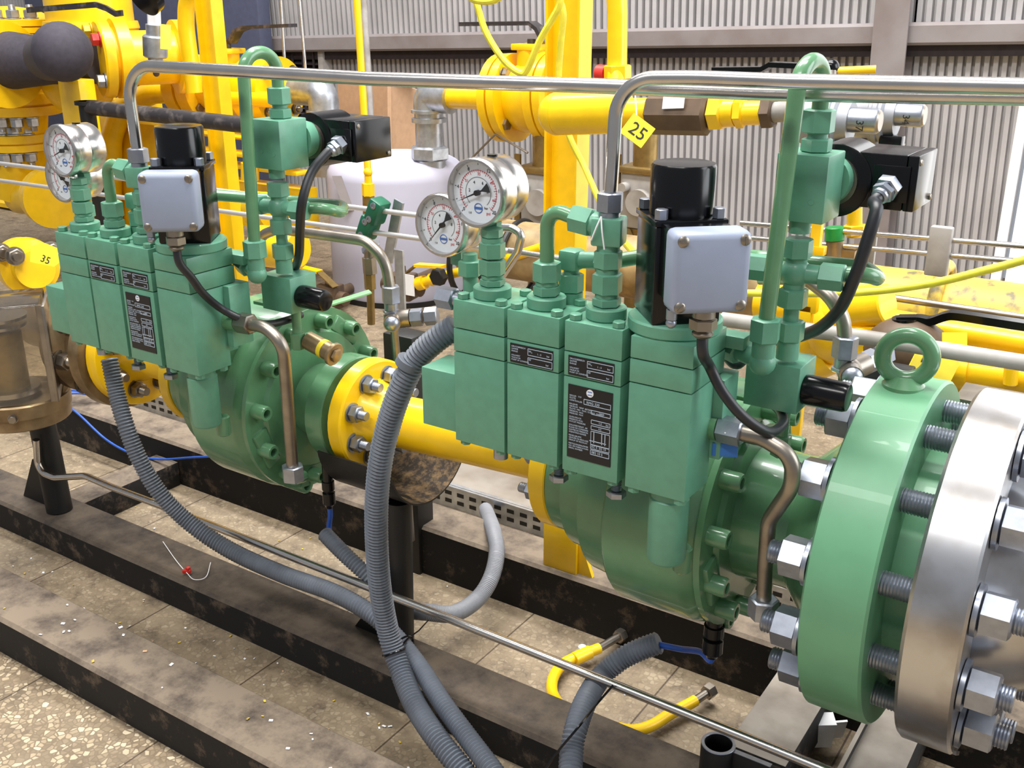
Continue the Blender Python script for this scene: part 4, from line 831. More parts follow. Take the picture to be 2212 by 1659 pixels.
# ---- twin thin steel rails behind the valves
YB = 1.72
def rail(y0, s, w, label, x1=1260):
    pts = [P(-60, y0-60*s, Y=YB), P(x1, y0+x1*s, Y=YB)]; return hpipe(pts, w, 'steel_rail', STEELLIT, label, 'tube', 0, 'thin steel rails')
rail(353, .1243, .0058, 'upper of the two thin steel tubes crossing behind the left regulator', 990); rail(390, .1385, .0058, 'lower of the two thin steel tubes crossing behind the left regulator')
for i, (px, py) in enumerate(((815, 456), (797, 490))):
    p = P(px, py, Y=YB); t = thing('tube_clamp', p, f'dark green plastic tube clamp on the {"upper" if i == 0 else "lower"} thin steel tube before the pale tank', 'clamp', 'green tube clamps')
    u = V((.42, 0, .9)).normalized(); v_ = V((0, 1, 0)); w_ = u.cross(v_)
    b = B(); b.obox(p, w_*.017, v_*.021, u*.028, .006); part(b, 'block', DGREEN, t)
    for s in (-1, 1): b = B(); b.lathe(p-v_*.0205+u*s*.017, -v_, [(0, .0075), (.002, .0075), (.0025, .004), (.001, .0035), (.001, .0001)], 14); part(b, 'screw', ZINC, t)
p = P(838, 470, Y=YB+.03); b = B(); b.obox(P(850, 500, Y=YB+.035), V((.02, 0, .07)), V((0, .003, 0)), V((.012, 0, -.004))); b.box(P(862, 540, Y=YB+.035)-V((.012, .003, .5)), P(862, 540, Y=YB+.035)+V((.012, .003, .0)))
one(b, 'clamp_bracket', GALV, 'galvanised flat bracket holding the green tube clamps', 'bracket')
# ---- outlet tees of the two regulators (steel)
def outlet(near):
    W = 'nearer' if near else 'farther'
    if near: c = P(1835, 800, Y=1.3); n0 = P(1826, 745, Y=1.3); pts = [P(1640, 600, Y=1.32), P(1740, 600, Y=1.32), P(1795, 640, Y=1.3), P(1822, 690, Y=1.3), P(1826, 740, Y=1.3)]
    else: c = P(850, 690, Y=1.3); n0 = P(844, 632, Y=1.3); pts = [P(553, 560, Y=1.3), P(560, 510, Y=1.3), P(600, 494, Y=1.3), P(790, 520, Y=1.3), P(832, 560, Y=1.3), P(844, 632, Y=1.3)]
    t = thing('outlet_tee', c, f'steel tee fitting with hexagon nuts and bent tube behind the {W} regulator', 'pipe fitting', 'steel outlet tees')
    b = B(); b.tube(fillet(pts, .05, 8), .0095, 14); part(b, 'tube', DSTEEL, t)
    s = dep(c)/FPX; z = V((0, 0, 1))
    b = B(); b.hex(n0+z*.012, n0-z*.018, .028, .2); b.cyl(n0-z*.017, n0-z*.03, .012, 16); b.hex(n0-z*.03, n0-z*.036, .026); part(b, 'top_nut', ZINC, t)
    d = V((.55, -.83, 0)) if not near else V((.4, -.9, 0)); d.normalize(); d2 = V((.83, .4, .12)).normalized() if not near else V((.35, .93, .1)).normalized()
    b = B(); b.cyl(n0-z*.036, c+z*-.004, .0145, 18); b.sph(c, .017, 14); b.cyl(c-d2*.005, c+d2*.03, .0155, 18); b.cyl(c, c+d*.026, .0145, 18); part(b, 'body', DSTEEL, t)
    b = B(); b.dome(c+d*.024, d, .0135, .012, 16); part(b, 'end_cap', ZINC, t)
    b = B(); b.hex(c+d2*.03, c+d2*.052, .027, .1); b.hex(c+d2*.055, c+d2*.078, .027, .3); part(b, 'side_nuts', ZINC, t)
    if not near: b = B(); b.tube([c-z*.01, c+V((.012, 0, -.2)), c+V((.02, 0, -.42))], .007, 10); part(b, 'drain_tube', DSTEEL, t)
    b = B(); q = P(860, 790, Y=1.42) if not near else P(1900, 880, Y=1.55); b.box((q.x-.035, q.y, .0), (q.x+.035, q.y+.05, q.z+.06), .003)
    one(b, 'post', BLKP, f'black square post standing behind the {W} steel outlet tee', 'post')
outlet(False); outlet(True)
# ---- pale tank with galvanised elbows
tb = P(835, 668, Z=0); D = dep(tb); cx = tb.x-.12; cyt = tb.y+.23; rt_ = .262
ztk = P(820, 322, Y=cyt-.1).z-.035
t = thing('tank', (cx, cyt, 0), 'pale lavender cylindrical tank standing on the floor behind the left regulator', 'tank')
pr = [(.02, rt_*.97), (.05, rt_)]
b = B(); b.lathe((cx, cyt, 0), (0, 0, 1), pr+[(ztk-.07, rt_)]+[(ztk-.07+.07*math.sin(R(a)), rt_-.10+.10*math.cos(R(a))) for a in range(15, 91, 15)]+[(ztk+.008, .03)], 56); part(b, 'shell', TANK, t)
b = B(); b.lathe((cx, cyt, 0), (0, 0, 1), [(0, rt_*.98), (.02, rt_*.98)], 48); part(b, 'base_ring', BLKP, t)
def galv_elbow(p_top, p_end, r, label, side, nutp=None):
    b = B(); top, end = V(p_top), V(p_end); t = thing('galvanised_elbow', end, label, 'pipe elbow', 'galvanised elbows')
    b.tube(fillet([top, V((end.x, end.y, top.z)), end], r*1.9, 12), r, 26); part(b, 'bend', GALV, t)
    b = B(); b.lathe(end+V((0, 0, .0)), (0, 0, -1), [(0, r), (.001, r*1.16), (.012, r*1.16), (.014, r*.95), (.028, r*.95), (.03, r*1.14), (.045, r*1.14), (.047, r*.92), (.13, r*.92)], 26); part(b, 'socket', GALV, t)
    b = B(); b.hex(end-V((0, 0, .13)), end-V((0, 0, .18)), r*2.3, .25); b.cyl(end-V((0, 0, .18)), end-V((0, 0, .25)), r*1.05, 24); part(b, 'union_nut', GALV, t); return t
YE = cyt-.02
e1 = P(926, 236, Y=YE); galv_elbow(P(975, 212, Y=YE), e1, PX(33, e1), 'galvanised pipe elbow rising from the tank to the pale yellow pipe on the right', 1)
e2 = P(700, 238, Y=YE); galv_elbow(P(640, 193, Y=YE), e2, PX(33, e2), 'galvanised pipe elbow coming down from the left yellow pipe toward the tank', -1)
b = B(); a0 = P(727, 380, Y=cyt-.27); a1 = P(755, 455, Y=cyt-.27); b.strip([a0, a1], RT, .035, .004); one(b, 'flat_bar', TAUPE, 'flat grey bar with a rounded end in front of the tank', 'bar')
# flanged ball valves either side of the tank with black levers
def ball_valve(pL, pR, rf, label, lev, lab2=None, fl=((.0, .24), (.5, .74)), hpts=None, pipe_l=None):
    pL, pR = V(pL), V(pR); d = (pR-pL).normalized(); L = (pR-pL).length; t = thing('ball_valve', pL, label, 'valve', 'yellow ball valves')
    b = B(); b.lathe(pL, d, [(0, rf), (L*.12, rf), (L*.121, rf*.55), (L*.15, rf*.55), (L*.151, rf), (L*.27, rf), (L*.29, rf*.7), (L*.4, rf*.78), (L*.6, rf*.78), (L*.72, rf*.7), (L*.73, rf), (L*.85, rf), (L*.851, rf*.6), (L*.88, rf*.6), (L*.881, rf), (L, rf)], 40); part(b, 'body', YEL, t)
    for k in range(4):
        a = R(45+90*k); e = (V((0, 0, 1))*math.cos(a)+V((0, 0, 1)).cross(d)*math.sin(a))*rf*.78
        nut(t, pR+e, d, .035, .02, .012, DSTEEL, roll=k); nut(t, pL+e+d*L*.27, d, .035, .02, 0, DSTEEL, roll=k)
    m = (pL+pR)/2; b = B(); b.cyl(m+V((0, 0, rf*.6)), m+V((0, 0, rf*1.05)), rf*.33, 20); b.box(m+V((-.05, -.05, rf*1.05)), m+V((.05, .05, rf*1.05+.02)), .003); part(b, 'bonnet', YEL, t)
    b = B(); b.strip(hpts, V((0, 1, 0)), .05, .013); b.cyl(m+V((0, 0, rf*1.05+.02)), V((m.x, m.y, hpts[0].z+.01)), .014, 12); part(b, 'lever', BLKW, t); return t
YV = YE
pl, pr_ = P(402, 188, Y=YV), P(606, 198, Y=YV)
hz = P(505, 78, Y=YV)
ball_valve(pl, pr_, PX(68, pl), 'yellow flanged ball valve with a black lever behind the left yellow column', 0, hpts=[P(500, 92, Y=YV), P(515, 66, Y=YV), P(532, 59, Y=YV), P(632, 55, Y=YV)])
pl, pr_ = P(1082, 212, Y=YV), P(1215, 210, Y=YV)
ball_valve(pl, pr_, PX(92, pl), 'yellow flanged ball valve with a black lever behind the right yellow column', 0, hpts=[P(1180, 92, Y=YV), P(1165, 62, Y=YV), P(1150, 50, Y=YV), P(1000, 52, Y=YV)])
hpipe([P(962, 210, Y=YE), P(1090, 213, Y=YE)], PX(24, P(1000, 212, Y=YE)), 'yellow_pipe', YEL, 'short yellow pipe between the right galvanised elbow and the right ball valve', fil=0)
hpipe([P(606, 198, Y=YE), P(645, 193, Y=YE)], PX(28, P(620, 196, Y=YE)), 'yellow_pipe', YEL, 'yellow pipe stub between the left ball valve and the left galvanised elbow', fil=0)
pp = [P(402, 196, Y=YE), P(330, 200, Y=YE), P(262, 232, Y=YE), P(240, 300, Y=YE), P(240, 440, Y=YE), P(245, 560, Y=YE)]
hpipe(pp, PX(24, pp[1]), 'yellow_pipe', YEL, 'yellow pipe elbow curving down behind the black handrail at the left', fil=.16)
hpipe([P(500, 212, Y=YE-.12), P(600, 216, Y=YE-.12)], PX(16, P(550, 210, Y=YE)), 'yellow_pipe', YEL, 'short yellow cross pipe seen under the left hairpin tube', fil=0)
# cardboard sheet box
p0, p1, p2 = P(735, 345, Y=3.62), P(832, 345, Y=3.5), P(885, 340, Y=3.62); zt = P(760, 176, Y=3.6).z
t = thing('cardboard_box', (p0.x, 3.6, 0), 'tall brown cardboard box leaning against the ribbed wall behind the tank', 'box')
z2 = P(850, 178, Y=3.5).z; b = B(); b.prism([V((p0.x, 3.62, 0)), V((p1.x, 3.5, 0)), V((p1.x+.03, 3.5, z2)), V((p0.x+.01, 3.62, zt))], (.01, .012, 0)); b.prism([V((p1.x, 3.5, 0)), V((p2.x-.05, 3.75, 0)), V((p2.x+.02, 3.75, z2-.06)), V((p1.x+.03, 3.5, z2))], (-.008, .012, 0)); part(b, 'sides', CARD, t)
b = B(); b.prism([V((p0.x+.01, 3.64, zt)), V((p1.x+.03, 3.51, z2)), V((p1.x+.1, 3.62, z2-.02)), V((p0.x+.1, 3.75, zt))], (0, .004, .004)); part(b, 'flap', CARD, t)
p = P(757, 262, Y=3.585); b = B(); b.box(p-V((.018, .004, .02)), p+V((.018, .004, .02))); one(b, 'tag', BLUE, 'small blue tag above the left black limit switch', 'tag')
# thin upright pipes in front of the wall
for (a, c_, w_, m, lab) in (((606, -20), (616, 150), 3.5, STEEL, 'left of two thin grey upright tubes before the louvred vent'), ((646, -20), (660, 150), 3.5, STEEL, 'right of two thin grey upright tubes before the louvred vent'), ((785, -20), (812, 440), 7, GREYP, 'grey upright pipe beside the thin yellow pipe over the tank')):
    p, q = P(*a, Y=3.3), P(*c_, Y=3.25); b = B(); b.cyl(p, q, PX(w_, p), 14); one(b, 'upright_tube', m, lab, 'pipe')
p, q = P(770, -20, Y=2.55), P(797, 408, Y=2.5); t = thing('thin_yellow_pipe', q, 'thin yellow upright pipe ending in a threaded coupling before the tank', 'pipe'); b = B(); b.cyl(p, q, PX(8, p), 16); part(b, 'pipe', YEL, t)
b = B(); z = V((0, 0, 1)); b.sph(P(795, 372, Y=2.5), PX(10, q), 12); b.hex(P(795, 395, Y=2.5), P(796, 424, Y=2.5), PX(24, q)); b.cyl(P(795, 380, Y=2.5), P(796, 396, Y=2.5), PX(8, q), 14); part(b, 'coupling', YEL, t)
b = B(); b.cyl(P(796, 422, Y=2.5), P(797, 470, Y=2.5), PX(13, q), 16); part(b, 'nipple', BRASS, t)
# brass fitting stack and small ball valves in front of the tank
t = thing('fitting_stack', P(800, 630, Y=1.75), 'upright stack of steel and brass hexagon fittings under the green clamps', 'pipe fitting')
b = B(); b.hex(P(797, 555, Y=1.75), P(800, 592, Y=1.75), .028); b.cyl(P(797, 535, Y=1.75), P(797, 556, Y=1.75), .011, 14); part(b, 'union', DSTEEL, t)
b = B(); b.hex(P(798, 590, Y=1.75), P(800, 625, Y=1.75), .023); b.cyl(P(800, 620, Y=1.75), P(802, 700, Y=1.75), .009, 14); part(b, 'coupling', BRASS, t)
b = B(); b.hex(P(790, 545, Y=1.75), P(812, 520, Y=1.75), .022); part(b, 'top_nut', ZINC, t)
def small_valve(body, hp, label, hm=YEL):
    c = V(body); t = thing('small_ball_valve', c, label, 'valve', 'small ball valves'); b = B(); b.box(c-V((.045, .036, .045)), c+V((.045, .036, .045)), .008, yaw=.2); b.cyl(c+V((-.08, 0, 0)), c+V((.08, 0, 0)), .026, 16); b.cyl(c, c+V((-.02, .2, 0)), .02, 16); part(b, 'body', BROWN, t)
    b = B(); b.cyl(c+V((0, 0, .035)), c+V((0, 0, .058)), .014, 14); b.hex(c+V((0, 0, .058)), c+V((0, 0, .072)), .022); part(b, 'stem', DSTEEL, t)
    b = B(); b.strip(hp[:2], V((0, 1, 0)), .03, .004); part(b, 'lever_shank', BRASS, t); b = B(); b.strip(hp[1:], V((0, 1, 0)), .034, .009); part(b, 'lever_grip', hm, t); return t
t1 = small_valve(P(870, 618, Y=2.68), [P(878, 590, Y=2.66), P(900, 572, Y=2.66), P(958, 576, Y=2.66)], 'brown ball valve with a yellow lever before the right side of the tank')
t2 = small_valve(P(712, 640, Y=2.68), [P(725, 620, Y=2.66), P(690, 587, Y=2.66), P(652, 578, Y=2.66)], 'brown ball valve with a yellow lever before the left side of the tank')
p = P(884, 616, Y=2.642); b = B(); b.box(p-V((.022, .001, .036)), p+V((.022, .001, .036))); part(b, 'label_plate', PAPER, t1, 'printed label plate')
b = B(); pts = spline([P(906, 612, Y=2.66), P(935, 603, Y=2.66), P(990, 588, Y=2.66), P(1060, 570, Y=2.66), P(1170, 535, Y=2.66)], 6); b.tube(pts, .0155, 12); b.cyl(P(904, 613, Y=2.66), P(918, 609, Y=2.66), .024, 14); b.cyl(P(932, 604, Y=2.66), P(944, 601, Y=2.66), .023, 14); one(b, 'yellow_pipe', YEL, 'thin knobbly yellow pipe leading right from the brown ball valve', 'pipe')
# ---- yellow columns
def column(pxl, pxr, y, ytop, Y, label, lean=0):
    a, c = P(pxl, y, Y=Y), P(pxr, y, Y=Y); w_ = c.x-a.x; t = thing('yellow_column', ((a.x+c.x)/2, Y, 0), label, 'column', 'yellow steel columns'); zt = 1.9
    b = B(); dp = w_*.5; w2 = w_*.78; b.box((a.x, Y-dp/2, 0), (a.x+.007, Y+dp/2, zt)); b.box((a.x+w2-.007, Y-dp/2, 0), (a.x+w2, Y+dp/2, zt)); b.box((a.x+.007, Y-.004, 0), (a.x+w2-.007, Y+.004, zt)); part(b, 'section', YEL, t)
    b = B(); b.box((a.x-.03, Y-.03, 0), (c.x+.03, Y+dp+.03, .012)); part(b, 'base_plate', YEL, t); return t
column(1189, 1280, 320, 0, 2.5, 'broad yellow steel column in the middle behind the round gauges')
column(452, 496, 200, 0, 2.35, 'narrow yellow steel column at the left behind the hairpin tube')
# ---- capped yellow header and regulator line at the right
YH = 2.05; a = P(1207, 246, Y=YH); c = P(1350, 241, Y=YH); d = (c-a).normalized(); rh = PX(45, a)
t = thing('capped_header', a, 'yellow pipe with a round end cap in front of the broad yellow column', 'pipe'); b = B(); b.cyl(a, c, rh, 36); part(b, 'pipe', YEL, t); b = B(); b.lathe(a, -d, [(rh*math.sin(R(i)), rh*1.02*math.cos(R(i))) for i in range(0, 91, 10)][:-1]+[(rh, .002)], 36); part(b, 'end_cap', YEL, t)
t = thing('line_filter', P(1470, 245, Y=YH), 'dark brown hexagonal line filter with a white label in the right yellow line', 'filter')
b = B(); p = P(1405, 244, Y=YH); q = P(1535, 245, Y=YH); b.lathe(p, q-p, [(0, .036), (.006, .045), ((q-p).length-.006, .045), ((q-p).length, .036)], 8); part(b, 'body', BROWN, t)
lc = P(1455, 219, Y=YH-.044); b = B(); b.obox(lc, d*.024, V((0, .001, .0)), V((0, .002, .014))); part(b, 'label', PAPER, t, 'white printed label')
b = B(); b.cyl(p-d*.06, p, .032, 20); part(b, 'inlet', YEL, t); b = B(); b.hex(q, q+d*.03, .062); b.cyl(q+d*.03, q+d*.055, .028, 18); b.hex(q+d*.055, q+d*.075, .055, .3); part(b, 'yellow_nuts', YEL, t)
b = B(); p = P(1570, 245, Y=YH); q = P(1650, 243, Y=YH); b.cyl(p, q, .024, 20); part(b, 'outlet_pipe', YEL, t); b = B(); b.hex(q-d*.002, q+d*.022, .058); part(b, 'brown_nut', BROWN, t); b = B(); b.cyl(q+d*.02, P(1740, 240, Y=YH), .02, 18); part(b, 'grey_pipe', GREYP, t)
tc = P(1377, 282, Y=YH-.08); r_ = (RT*.80+UP*-.60).normalized(); u_ = (RT*.60+UP*.80).normalized(); n_ = r_.cross(u_)
t = thing('number_tag', tc, 'yellow number tag marked 25 hanging from the right yellow line', 'tag')
b = B(); hw, hh = PX(29, tc), PX(26, tc); b.obox(tc, r_*hw, u_*hh, n_*.0012); pl = part(b, 'plate', TAGY, t); text('25', tc+n_*.002-r_*hw*.62-u_*hh*.55, r_, u_, hh*1.55, INK, pl, 'numerals')
b = B(); b.tube([tc+u_*hh*.8-r_*hw*.6, P(1372, 205, Y=YH-.05)], .0015, 6); part(b, 'string', PAPER, t)
# twin silver pressure regulators 37 and 34
def silver(px, py, s, num, label, Y):
    c = P(px, py, Y=Y); t = thing('pressure_reducer', c, label, 'pressure reducer', 'silver pressure reducers'); u = PX(1, c)*s
    b = B(); b.lathe(c-XD*u*55, XD, [(0, u*30), (u*10, u*42), (u*48, u*46), (u*50, u*50), (u*56, u*50), (u*58, u*54), (u*66, u*54), (u*68, u*50), (u*74, u*50), (u*78, u*40), (u*96, u*36)], 36); part(b, 'housing', CAST, t)
    if num == '34': b = B(); b.cyl(c-XD*u*50, P(1745, 240, Y=2.1), u*18, 16); part(b, 'inlet_pipe', DSTEEL, t)
    b = B(); k = c+XD*u*38+V((0, -.01, u*6)); b.lathe(k, XD, [(0, u*22), (u*50, u*22), (u*53, u*20)], 24); part(b, 'cap', ZINC, t)
    b = B(); b.lathe(k+XD*u*53, XD, [(0, u*20), (u*3, u*17)], 20); part(b, 'cap_end', DSTEEL, t)
    text(num, k+XD*u*20+V((0, -u*22.5, u*3)), (0, 0, -1), (1, 0, 0), u*19, INK, t, 'numerals')
    b = B(); kk = c+XD*u*40+V((0, -.02, -u*48)); b.obox(kk, XD*u*22, (0, u*14, 0), (0, 0, u*15), u*3); part(b, 'knob', BLK, t)
    b = B(); b.cyl(c+V((-u*10, 0, -u*45)), c+V((-u*10, 0, -u*90)), u*14, 16); b.cyl(c+V((u*30, 0, -u*50)), c+V((u*55, 0, -u*62)), u*14, 16); part(b, 'ports', DSTEEL, t)
silver(1790, 262, 1.2, '37', 'silver pressure reducer marked 37 above the nearer limit switch', 2.05); silver(1893, 250, 1.1, '34', 'silver pressure reducer marked 34, rear right of the pair', 2.35)
t = thing('lever_cock', P(1795, 200, Y=2.12), 'valve with a black lever and yellow grip just above the long steel tubes', 'valve')
b = B(); b.strip([P(1545, 150, Y=2.12), P(1650, 149, Y=2.12), P(1668, 139, Y=2.12), P(1800, 145, Y=2.12)], V((0, 1, 0)), .04, .01); b.sph(P(1795, 146, Y=2.12), .017, 12); part(b, 'lever', BLK, t)
b = B(); b.cyl(P(1800, 154, Y=2.12), P(1892, 150, Y=2.14), .008, 12); part(b, 'grip', YEL, t)
b = B(); b.cyl(P(1795, 146, Y=2.12), P(1795, 250, Y=2.08), .013, 12); part(b, 'stem', DSTEEL, t)
# vertical yellow pipe right of the column
p = [P(1296, -70, Y=2.35), P(1330, -40, Y=2.35), P(1334, 30, Y=2.35), P(1333, 150, Y=2.35), P(1325, 235, Y=2.3)]; t = thing('yellow_riser', p[-1], 'yellow upright pipe bending at the top right of the broad column', 'pipe'); b = B(); b.tube(fillet(p, .1, 10), PX(22, p[2]), 22); part(b, 'pipe', YEL, t); b = B(); b.hex(P(1334, 140, Y=2.35), P(1334, 172, Y=2.35), PX(52, p[2])); part(b, 'union', YEL, t)
b = B(); q = P(1300, 158, Y=2.35); b.cyl(q-V((.012, 0, 0)), q+V((.012, 0, 0)), .02, 16); one(b, 'plug', RED, 'red plug between the broad yellow column and the yellow riser', 'plug')
p = [P(430, -40, Y=2.75), P(402, 0, Y=2.75), P(402, 60, Y=2.75), P(420, 200, Y=2.75)]; b = B(); b.tube(fillet(p, .2, 10), PX(18, p[2]), 22); one(b, 'yellow_riser', YEL, 'yellow upright pipe bending beside the narrow left column', 'pipe')
# yellow cable loops
b = B(); b.tube(spline([P(1000, -30, Y=2.2), P(1020, -2, Y=2.2), P(1060, 3, Y=2.2), P(1090, -12, Y=2.2)], 6)+[], .008, 10); b.tube(spline([P(1028, 2, Y=2.25), P(1050, 70, Y=2.25), P(1088, 130, Y=2.25), P(1124, 158, Y=2.25), P(1140, 148, Y=2.25), P(1165, 90, Y=2.25), P(1205, 20, Y=2.25), P(1211, -5, Y=2.25)], 8), .0085, 10); b.tube(spline([P(1205, -10, Y=2.3), P(1217, 30, Y=2.3), P(1212, 90, Y=2.3), P(1207, 170, Y=2.3), P(1214, 240, Y=2.3), P(1232, 300, Y=2.3), P(1262, 360, Y=2.3), P(1294, 432, Y=2.25), P(1330, 500, Y=2.2), P(1400, 580, Y=2.0)], 8), .008, 10)
one(b, 'yellow_cable', YELC, 'pale yellow cable looped over the broad yellow column', 'cable')
b = B(); b.tube(spline([P(1600, 633, Y=1.6), P(1700, 634, Y=1.6), P(1850, 632, Y=1.6), P(2000, 614, Y=1.6), P(2120, 586, Y=1.6), P(2260, 545, Y=1.6), P(2500, 440, Y=1.6), P(2800, 200, Y=1.6)], 8), .0062, 12); one(b, 'yellow_cable', YELC, 'pale yellow cable sagging across the right edge above the lifting eye', 'cable')
# ---- middle background: brass coloured meters behind the column
for (x0, lab) in ((1130, 'grey brass meter body left of the broad yellow column behind the gauge'), (1345, 'grey brass meter body between the broad column and the black solenoid head')):
    c = P(x0+45, 430, Y=3.0); t = thing('gas_meter', c, lab, 'gas meter', 'grey brass meters'); u = PX(1, c)
    b = B(); b.box(c+V((-u*40, -.05, -u*60)), c+V((u*40, .09, u*60)), u*6); part(b, 'body', GREYP, t); b = B(); b.box(c+V((-u*48, -.06, u*58)), c+V((u*48, .1, u*72)), u*3); b.cyl(c+V((0, 0, u*72)), c+V((0, 0, u*140)), u*26, 24); part(b, 'top', BRASS, t)
    b = B(); b.cyl(c+V((u*10, -.05, 0)), c+V((u*10, -.075, 0)), u*28, 24); b.cyl(c+V((-u*25, -.05, u*30)), c+V((-u*25, -.085, u*30)), u*10, 14); part(b, 'cover', GREYP, t)
    b = B(); b.box(c+V((-u*58, -.045, -u*120)), c+V((-u*44, -.035, u*95))); b.hex(c+V((-u*20, -.05, -u*75)), c+V((-u*20, -.1, -u*75)), u*30); b.cyl(c+V((0, 0, -u*60)), (c.x, c.y, 0), u*34, 20); part(b, 'bracket', BRASS, t)
hp = lambda k: P(1010, 525, Y=2.75).lerp(P(2300, 712, Y=2.75), k)
hr = PX(72, P(1500, 600, Y=2.75))
hpipe([hp(.60), hp(2.2)], hr, 'header_pipe', YELD, 'large stained yellow header pipe running from behind the lifting eye to the right edge', fil=0, n=36)
hpipe([hp(0), hp(.598)], hr*.97, 'header_pipe', BEIGESHADE, 'large stained header pipe, beige from painted shade, behind the pilot blocks of the nearer regulator', fil=0, n=36)
p = P(2032, 650, Y=2.75); b = B(); b.torus(p, V((1, 0, 0)), PX(76, p), .017, 40, 12); one(b, 'pipe_strap', YELD, 'yellow ring strap around the large stained header pipe', 'strap')
for xx in (1020, 1124): p = P(xx, 560, Y=2.75); b = B(); b.torus(p, V((1, 0, 0)), PX(82, p), .01, 32, 8); b.hex(p+V((0, -.17, -.02)), p+V((0, -.2, -.02)), .05); one(b, 'pipe_strap', BLKP, 'black strap around the header pipe ' + ('just right of the lower gauge' if xx < 1100 else 'left of the broad yellow column'), 'strap')
hpipe([P(1065, 490, Y=1.5), P(1105, 492, Y=1.5), P(1128, 505, Y=1.5), P(1118, 545, Y=1.5), P(1060, 632, Y=1.5), P(1048, 660, Y=1.5), V((-.53, 1.29, .57))], .0075, 'steel_tube', STEEL, 'short bent steel tube just right of the upper gauge of the nearer regulator', 'tube', fil=.02)
b = B(); b.tube([P(1005, 356, Y=2.94), P(1070, 290, Y=2.94), P(1140, 330, Y=2.94)], .004, 8); one(b, 'bent_wire', DSTEEL, 'bent thin rod peaking above the upper gauge', 'rod')
for (y0, y1, lab) in ((490, 528, 'upper of two thin steel tubes held by the grey clamp at the right edge'), (532, 566, 'lower of two thin steel tubes held by the grey clamp at the right edge')): hpipe([P(1600, y0-8 if y0 < 500 else 512, Y=2.3), P(2900, y1+60, Y=2.3)], .0062, 'steel_rail', STEEL, lab, 'tube', 0, 'thin steel rails')
p = P(2028, 545, Y=2.29); b = B(); b.box(p-V((.022, .012, .05)), p+V((.022, .012, .055)), .003); one(b, 'rail_clamp', GREYP, 'grey block clamp holding the two thin steel tubes at the right', 'clamp')
b = B(); p = P(1888, 520, Y=2.4); b.box((p.x-.006, p.y-.006, 0), p+V((.006, .006, .07)), .001); one(b, 'bracket_post', GREYP, 'slim pale bracket post right of the green capped valve', 'bracket')
hpipe([P(1100, 541, Y=1.7), P(1215, 560, Y=1.7)], .0062, 'steel_rail', STEEL, 'thin steel tube seen between the gauge fittings and elbow of the nearer regulator', 'tube', 0)
t = thing('capped_valve', P(1802, 505, Y=2.3), 'small valve with a green plastic cap under the nearer limit switch', 'valve'); b = B(); b.cyl(P(1803, 520, Y=2.3), P(1803, 490, Y=2.3), .021, 16, .002); part(b, 'green_cap', mat('bright_green_cap', (20, 140, 60), .4), t); b = B(); b.cyl(P(1806, 590, Y=2.3), P(1804, 520, Y=2.3), .02, 16); b.box(P(1800, 545, Y=2.3)-V((.05, .01, .01)), P(1800, 545, Y=2.3)+V((.05, .01, .01))); part(b, 'body', BRONZE, t)
b = B(); b.cyl(P(1846, 440, Y=2.35), P(1846, 512, Y=2.35), .017, 16); b.hex(P(1846, 485, Y=2.35), P(1846, 508, Y=2.35), .046); one(b, 'yellow_stub', YEL, 'yellow pipe stub hanging just below the nearer limit switch', 'pipe stub')
b = B(); p = P(1762, 530, Y=2.2); b.box((p.x-.011, p.y-.01, 0), p+V((.011, .01, .05)), .002); b.box(p-V((.02, .012, .02)), p+V((.022, .012, .0)), .002); one(b, 'yellow_bracket', YEL, 'small yellow bracket behind the green fitting column of the nearer regulator', 'bracket')
# ---- right rear yellow assembly with the black lever
YQ = 1.95
t = thing('yellow_manifold', P(1800, 700, Y=YQ), 'yellow branched valve body behind the nearer fitting column', 'valve')
b = B(); a, c = P(1660, 690, Y=YQ), P(1900, 660, Y=YQ); b.cyl(P(1740, 730, Y=YQ), P(1885, 655, Y=YQ-.02), .052, 28); b.cyl(P(1845, 665, Y=YQ-.05), P(1918, 655, Y=YQ-.06), PX(42, a), 28, .003); b.sph(P(1810, 710, Y=YQ), .07, 20); part(b, 'body', YEL, t)
b = B(); b.cyl(P(1880, 690, Y=YQ), P(1975, 706, Y=YQ), .026, 20); b.cyl(P(1640, 650, Y=YQ+.05), P(1780, 668, Y=YQ+.05), .04, 20); b.cyl(P(1700, 800, Y=YQ), P(1790, 760, Y=YQ), .045, 20); b.box(P(1742, 650, Y=YQ-.1)-V((.022, .01, .02)), P(1742, 650, Y=YQ-.1)+V((.022, .01, .02)), .002); b.box(P(1738, 690, Y=YQ-.1)-V((.014, .01, .03)), P(1738, 690, Y=YQ-.1)+V((.014, .01, .03)), .002); part(b, 'branches', YEL, t)
b = B(); b.hex(P(1868, 735, Y=YQ-.06), P(1868, 700, Y=YQ-.06), .06); b.cyl(P(1870, 790, Y=YQ-.06), P(1868, 735, Y=YQ-.06), .03, 18); part(b, 'plug', YEL, t)
t = thing('lever_valve', P(1960, 760, Y=1.8), 'grey iron ball valve with a long black lever behind the lifting eye', 'valve')
b = B(); b.sph(P(1960, 760, Y=1.8), .062, 20, (1.2, 1, 1)); b.cyl(P(1958, 712, Y=1.8), P(1958, 735, Y=1.8), .03, 20); part(b, 'body', BROWN, t)
b = B(); b.strip(spline([P(1940, 690, Y=1.8), P(1985, 690, Y=1.8), P(2010, 693, Y=1.8), P(2045, 682, Y=1.8), P(2070, 681, Y=1.8), P(2150, 693, Y=1.8), P(2300, 716, Y=1.8)], 6), V((0, 1, 0)), .024, .013); b.cyl(P(1958, 712, Y=1.8), P(1958, 686, Y=1.8), .024, 18); part(b, 'lever', BLK, t)
hpipe([P(2012, 712, Y=1.85), P(2012, 712, Y=1.85).lerp(P(2300, 760, Y=1.85), 4)], .022, 'yellow_pipe', YEL, 'yellow pipe running right under the black lever at the right edge', fil=0)
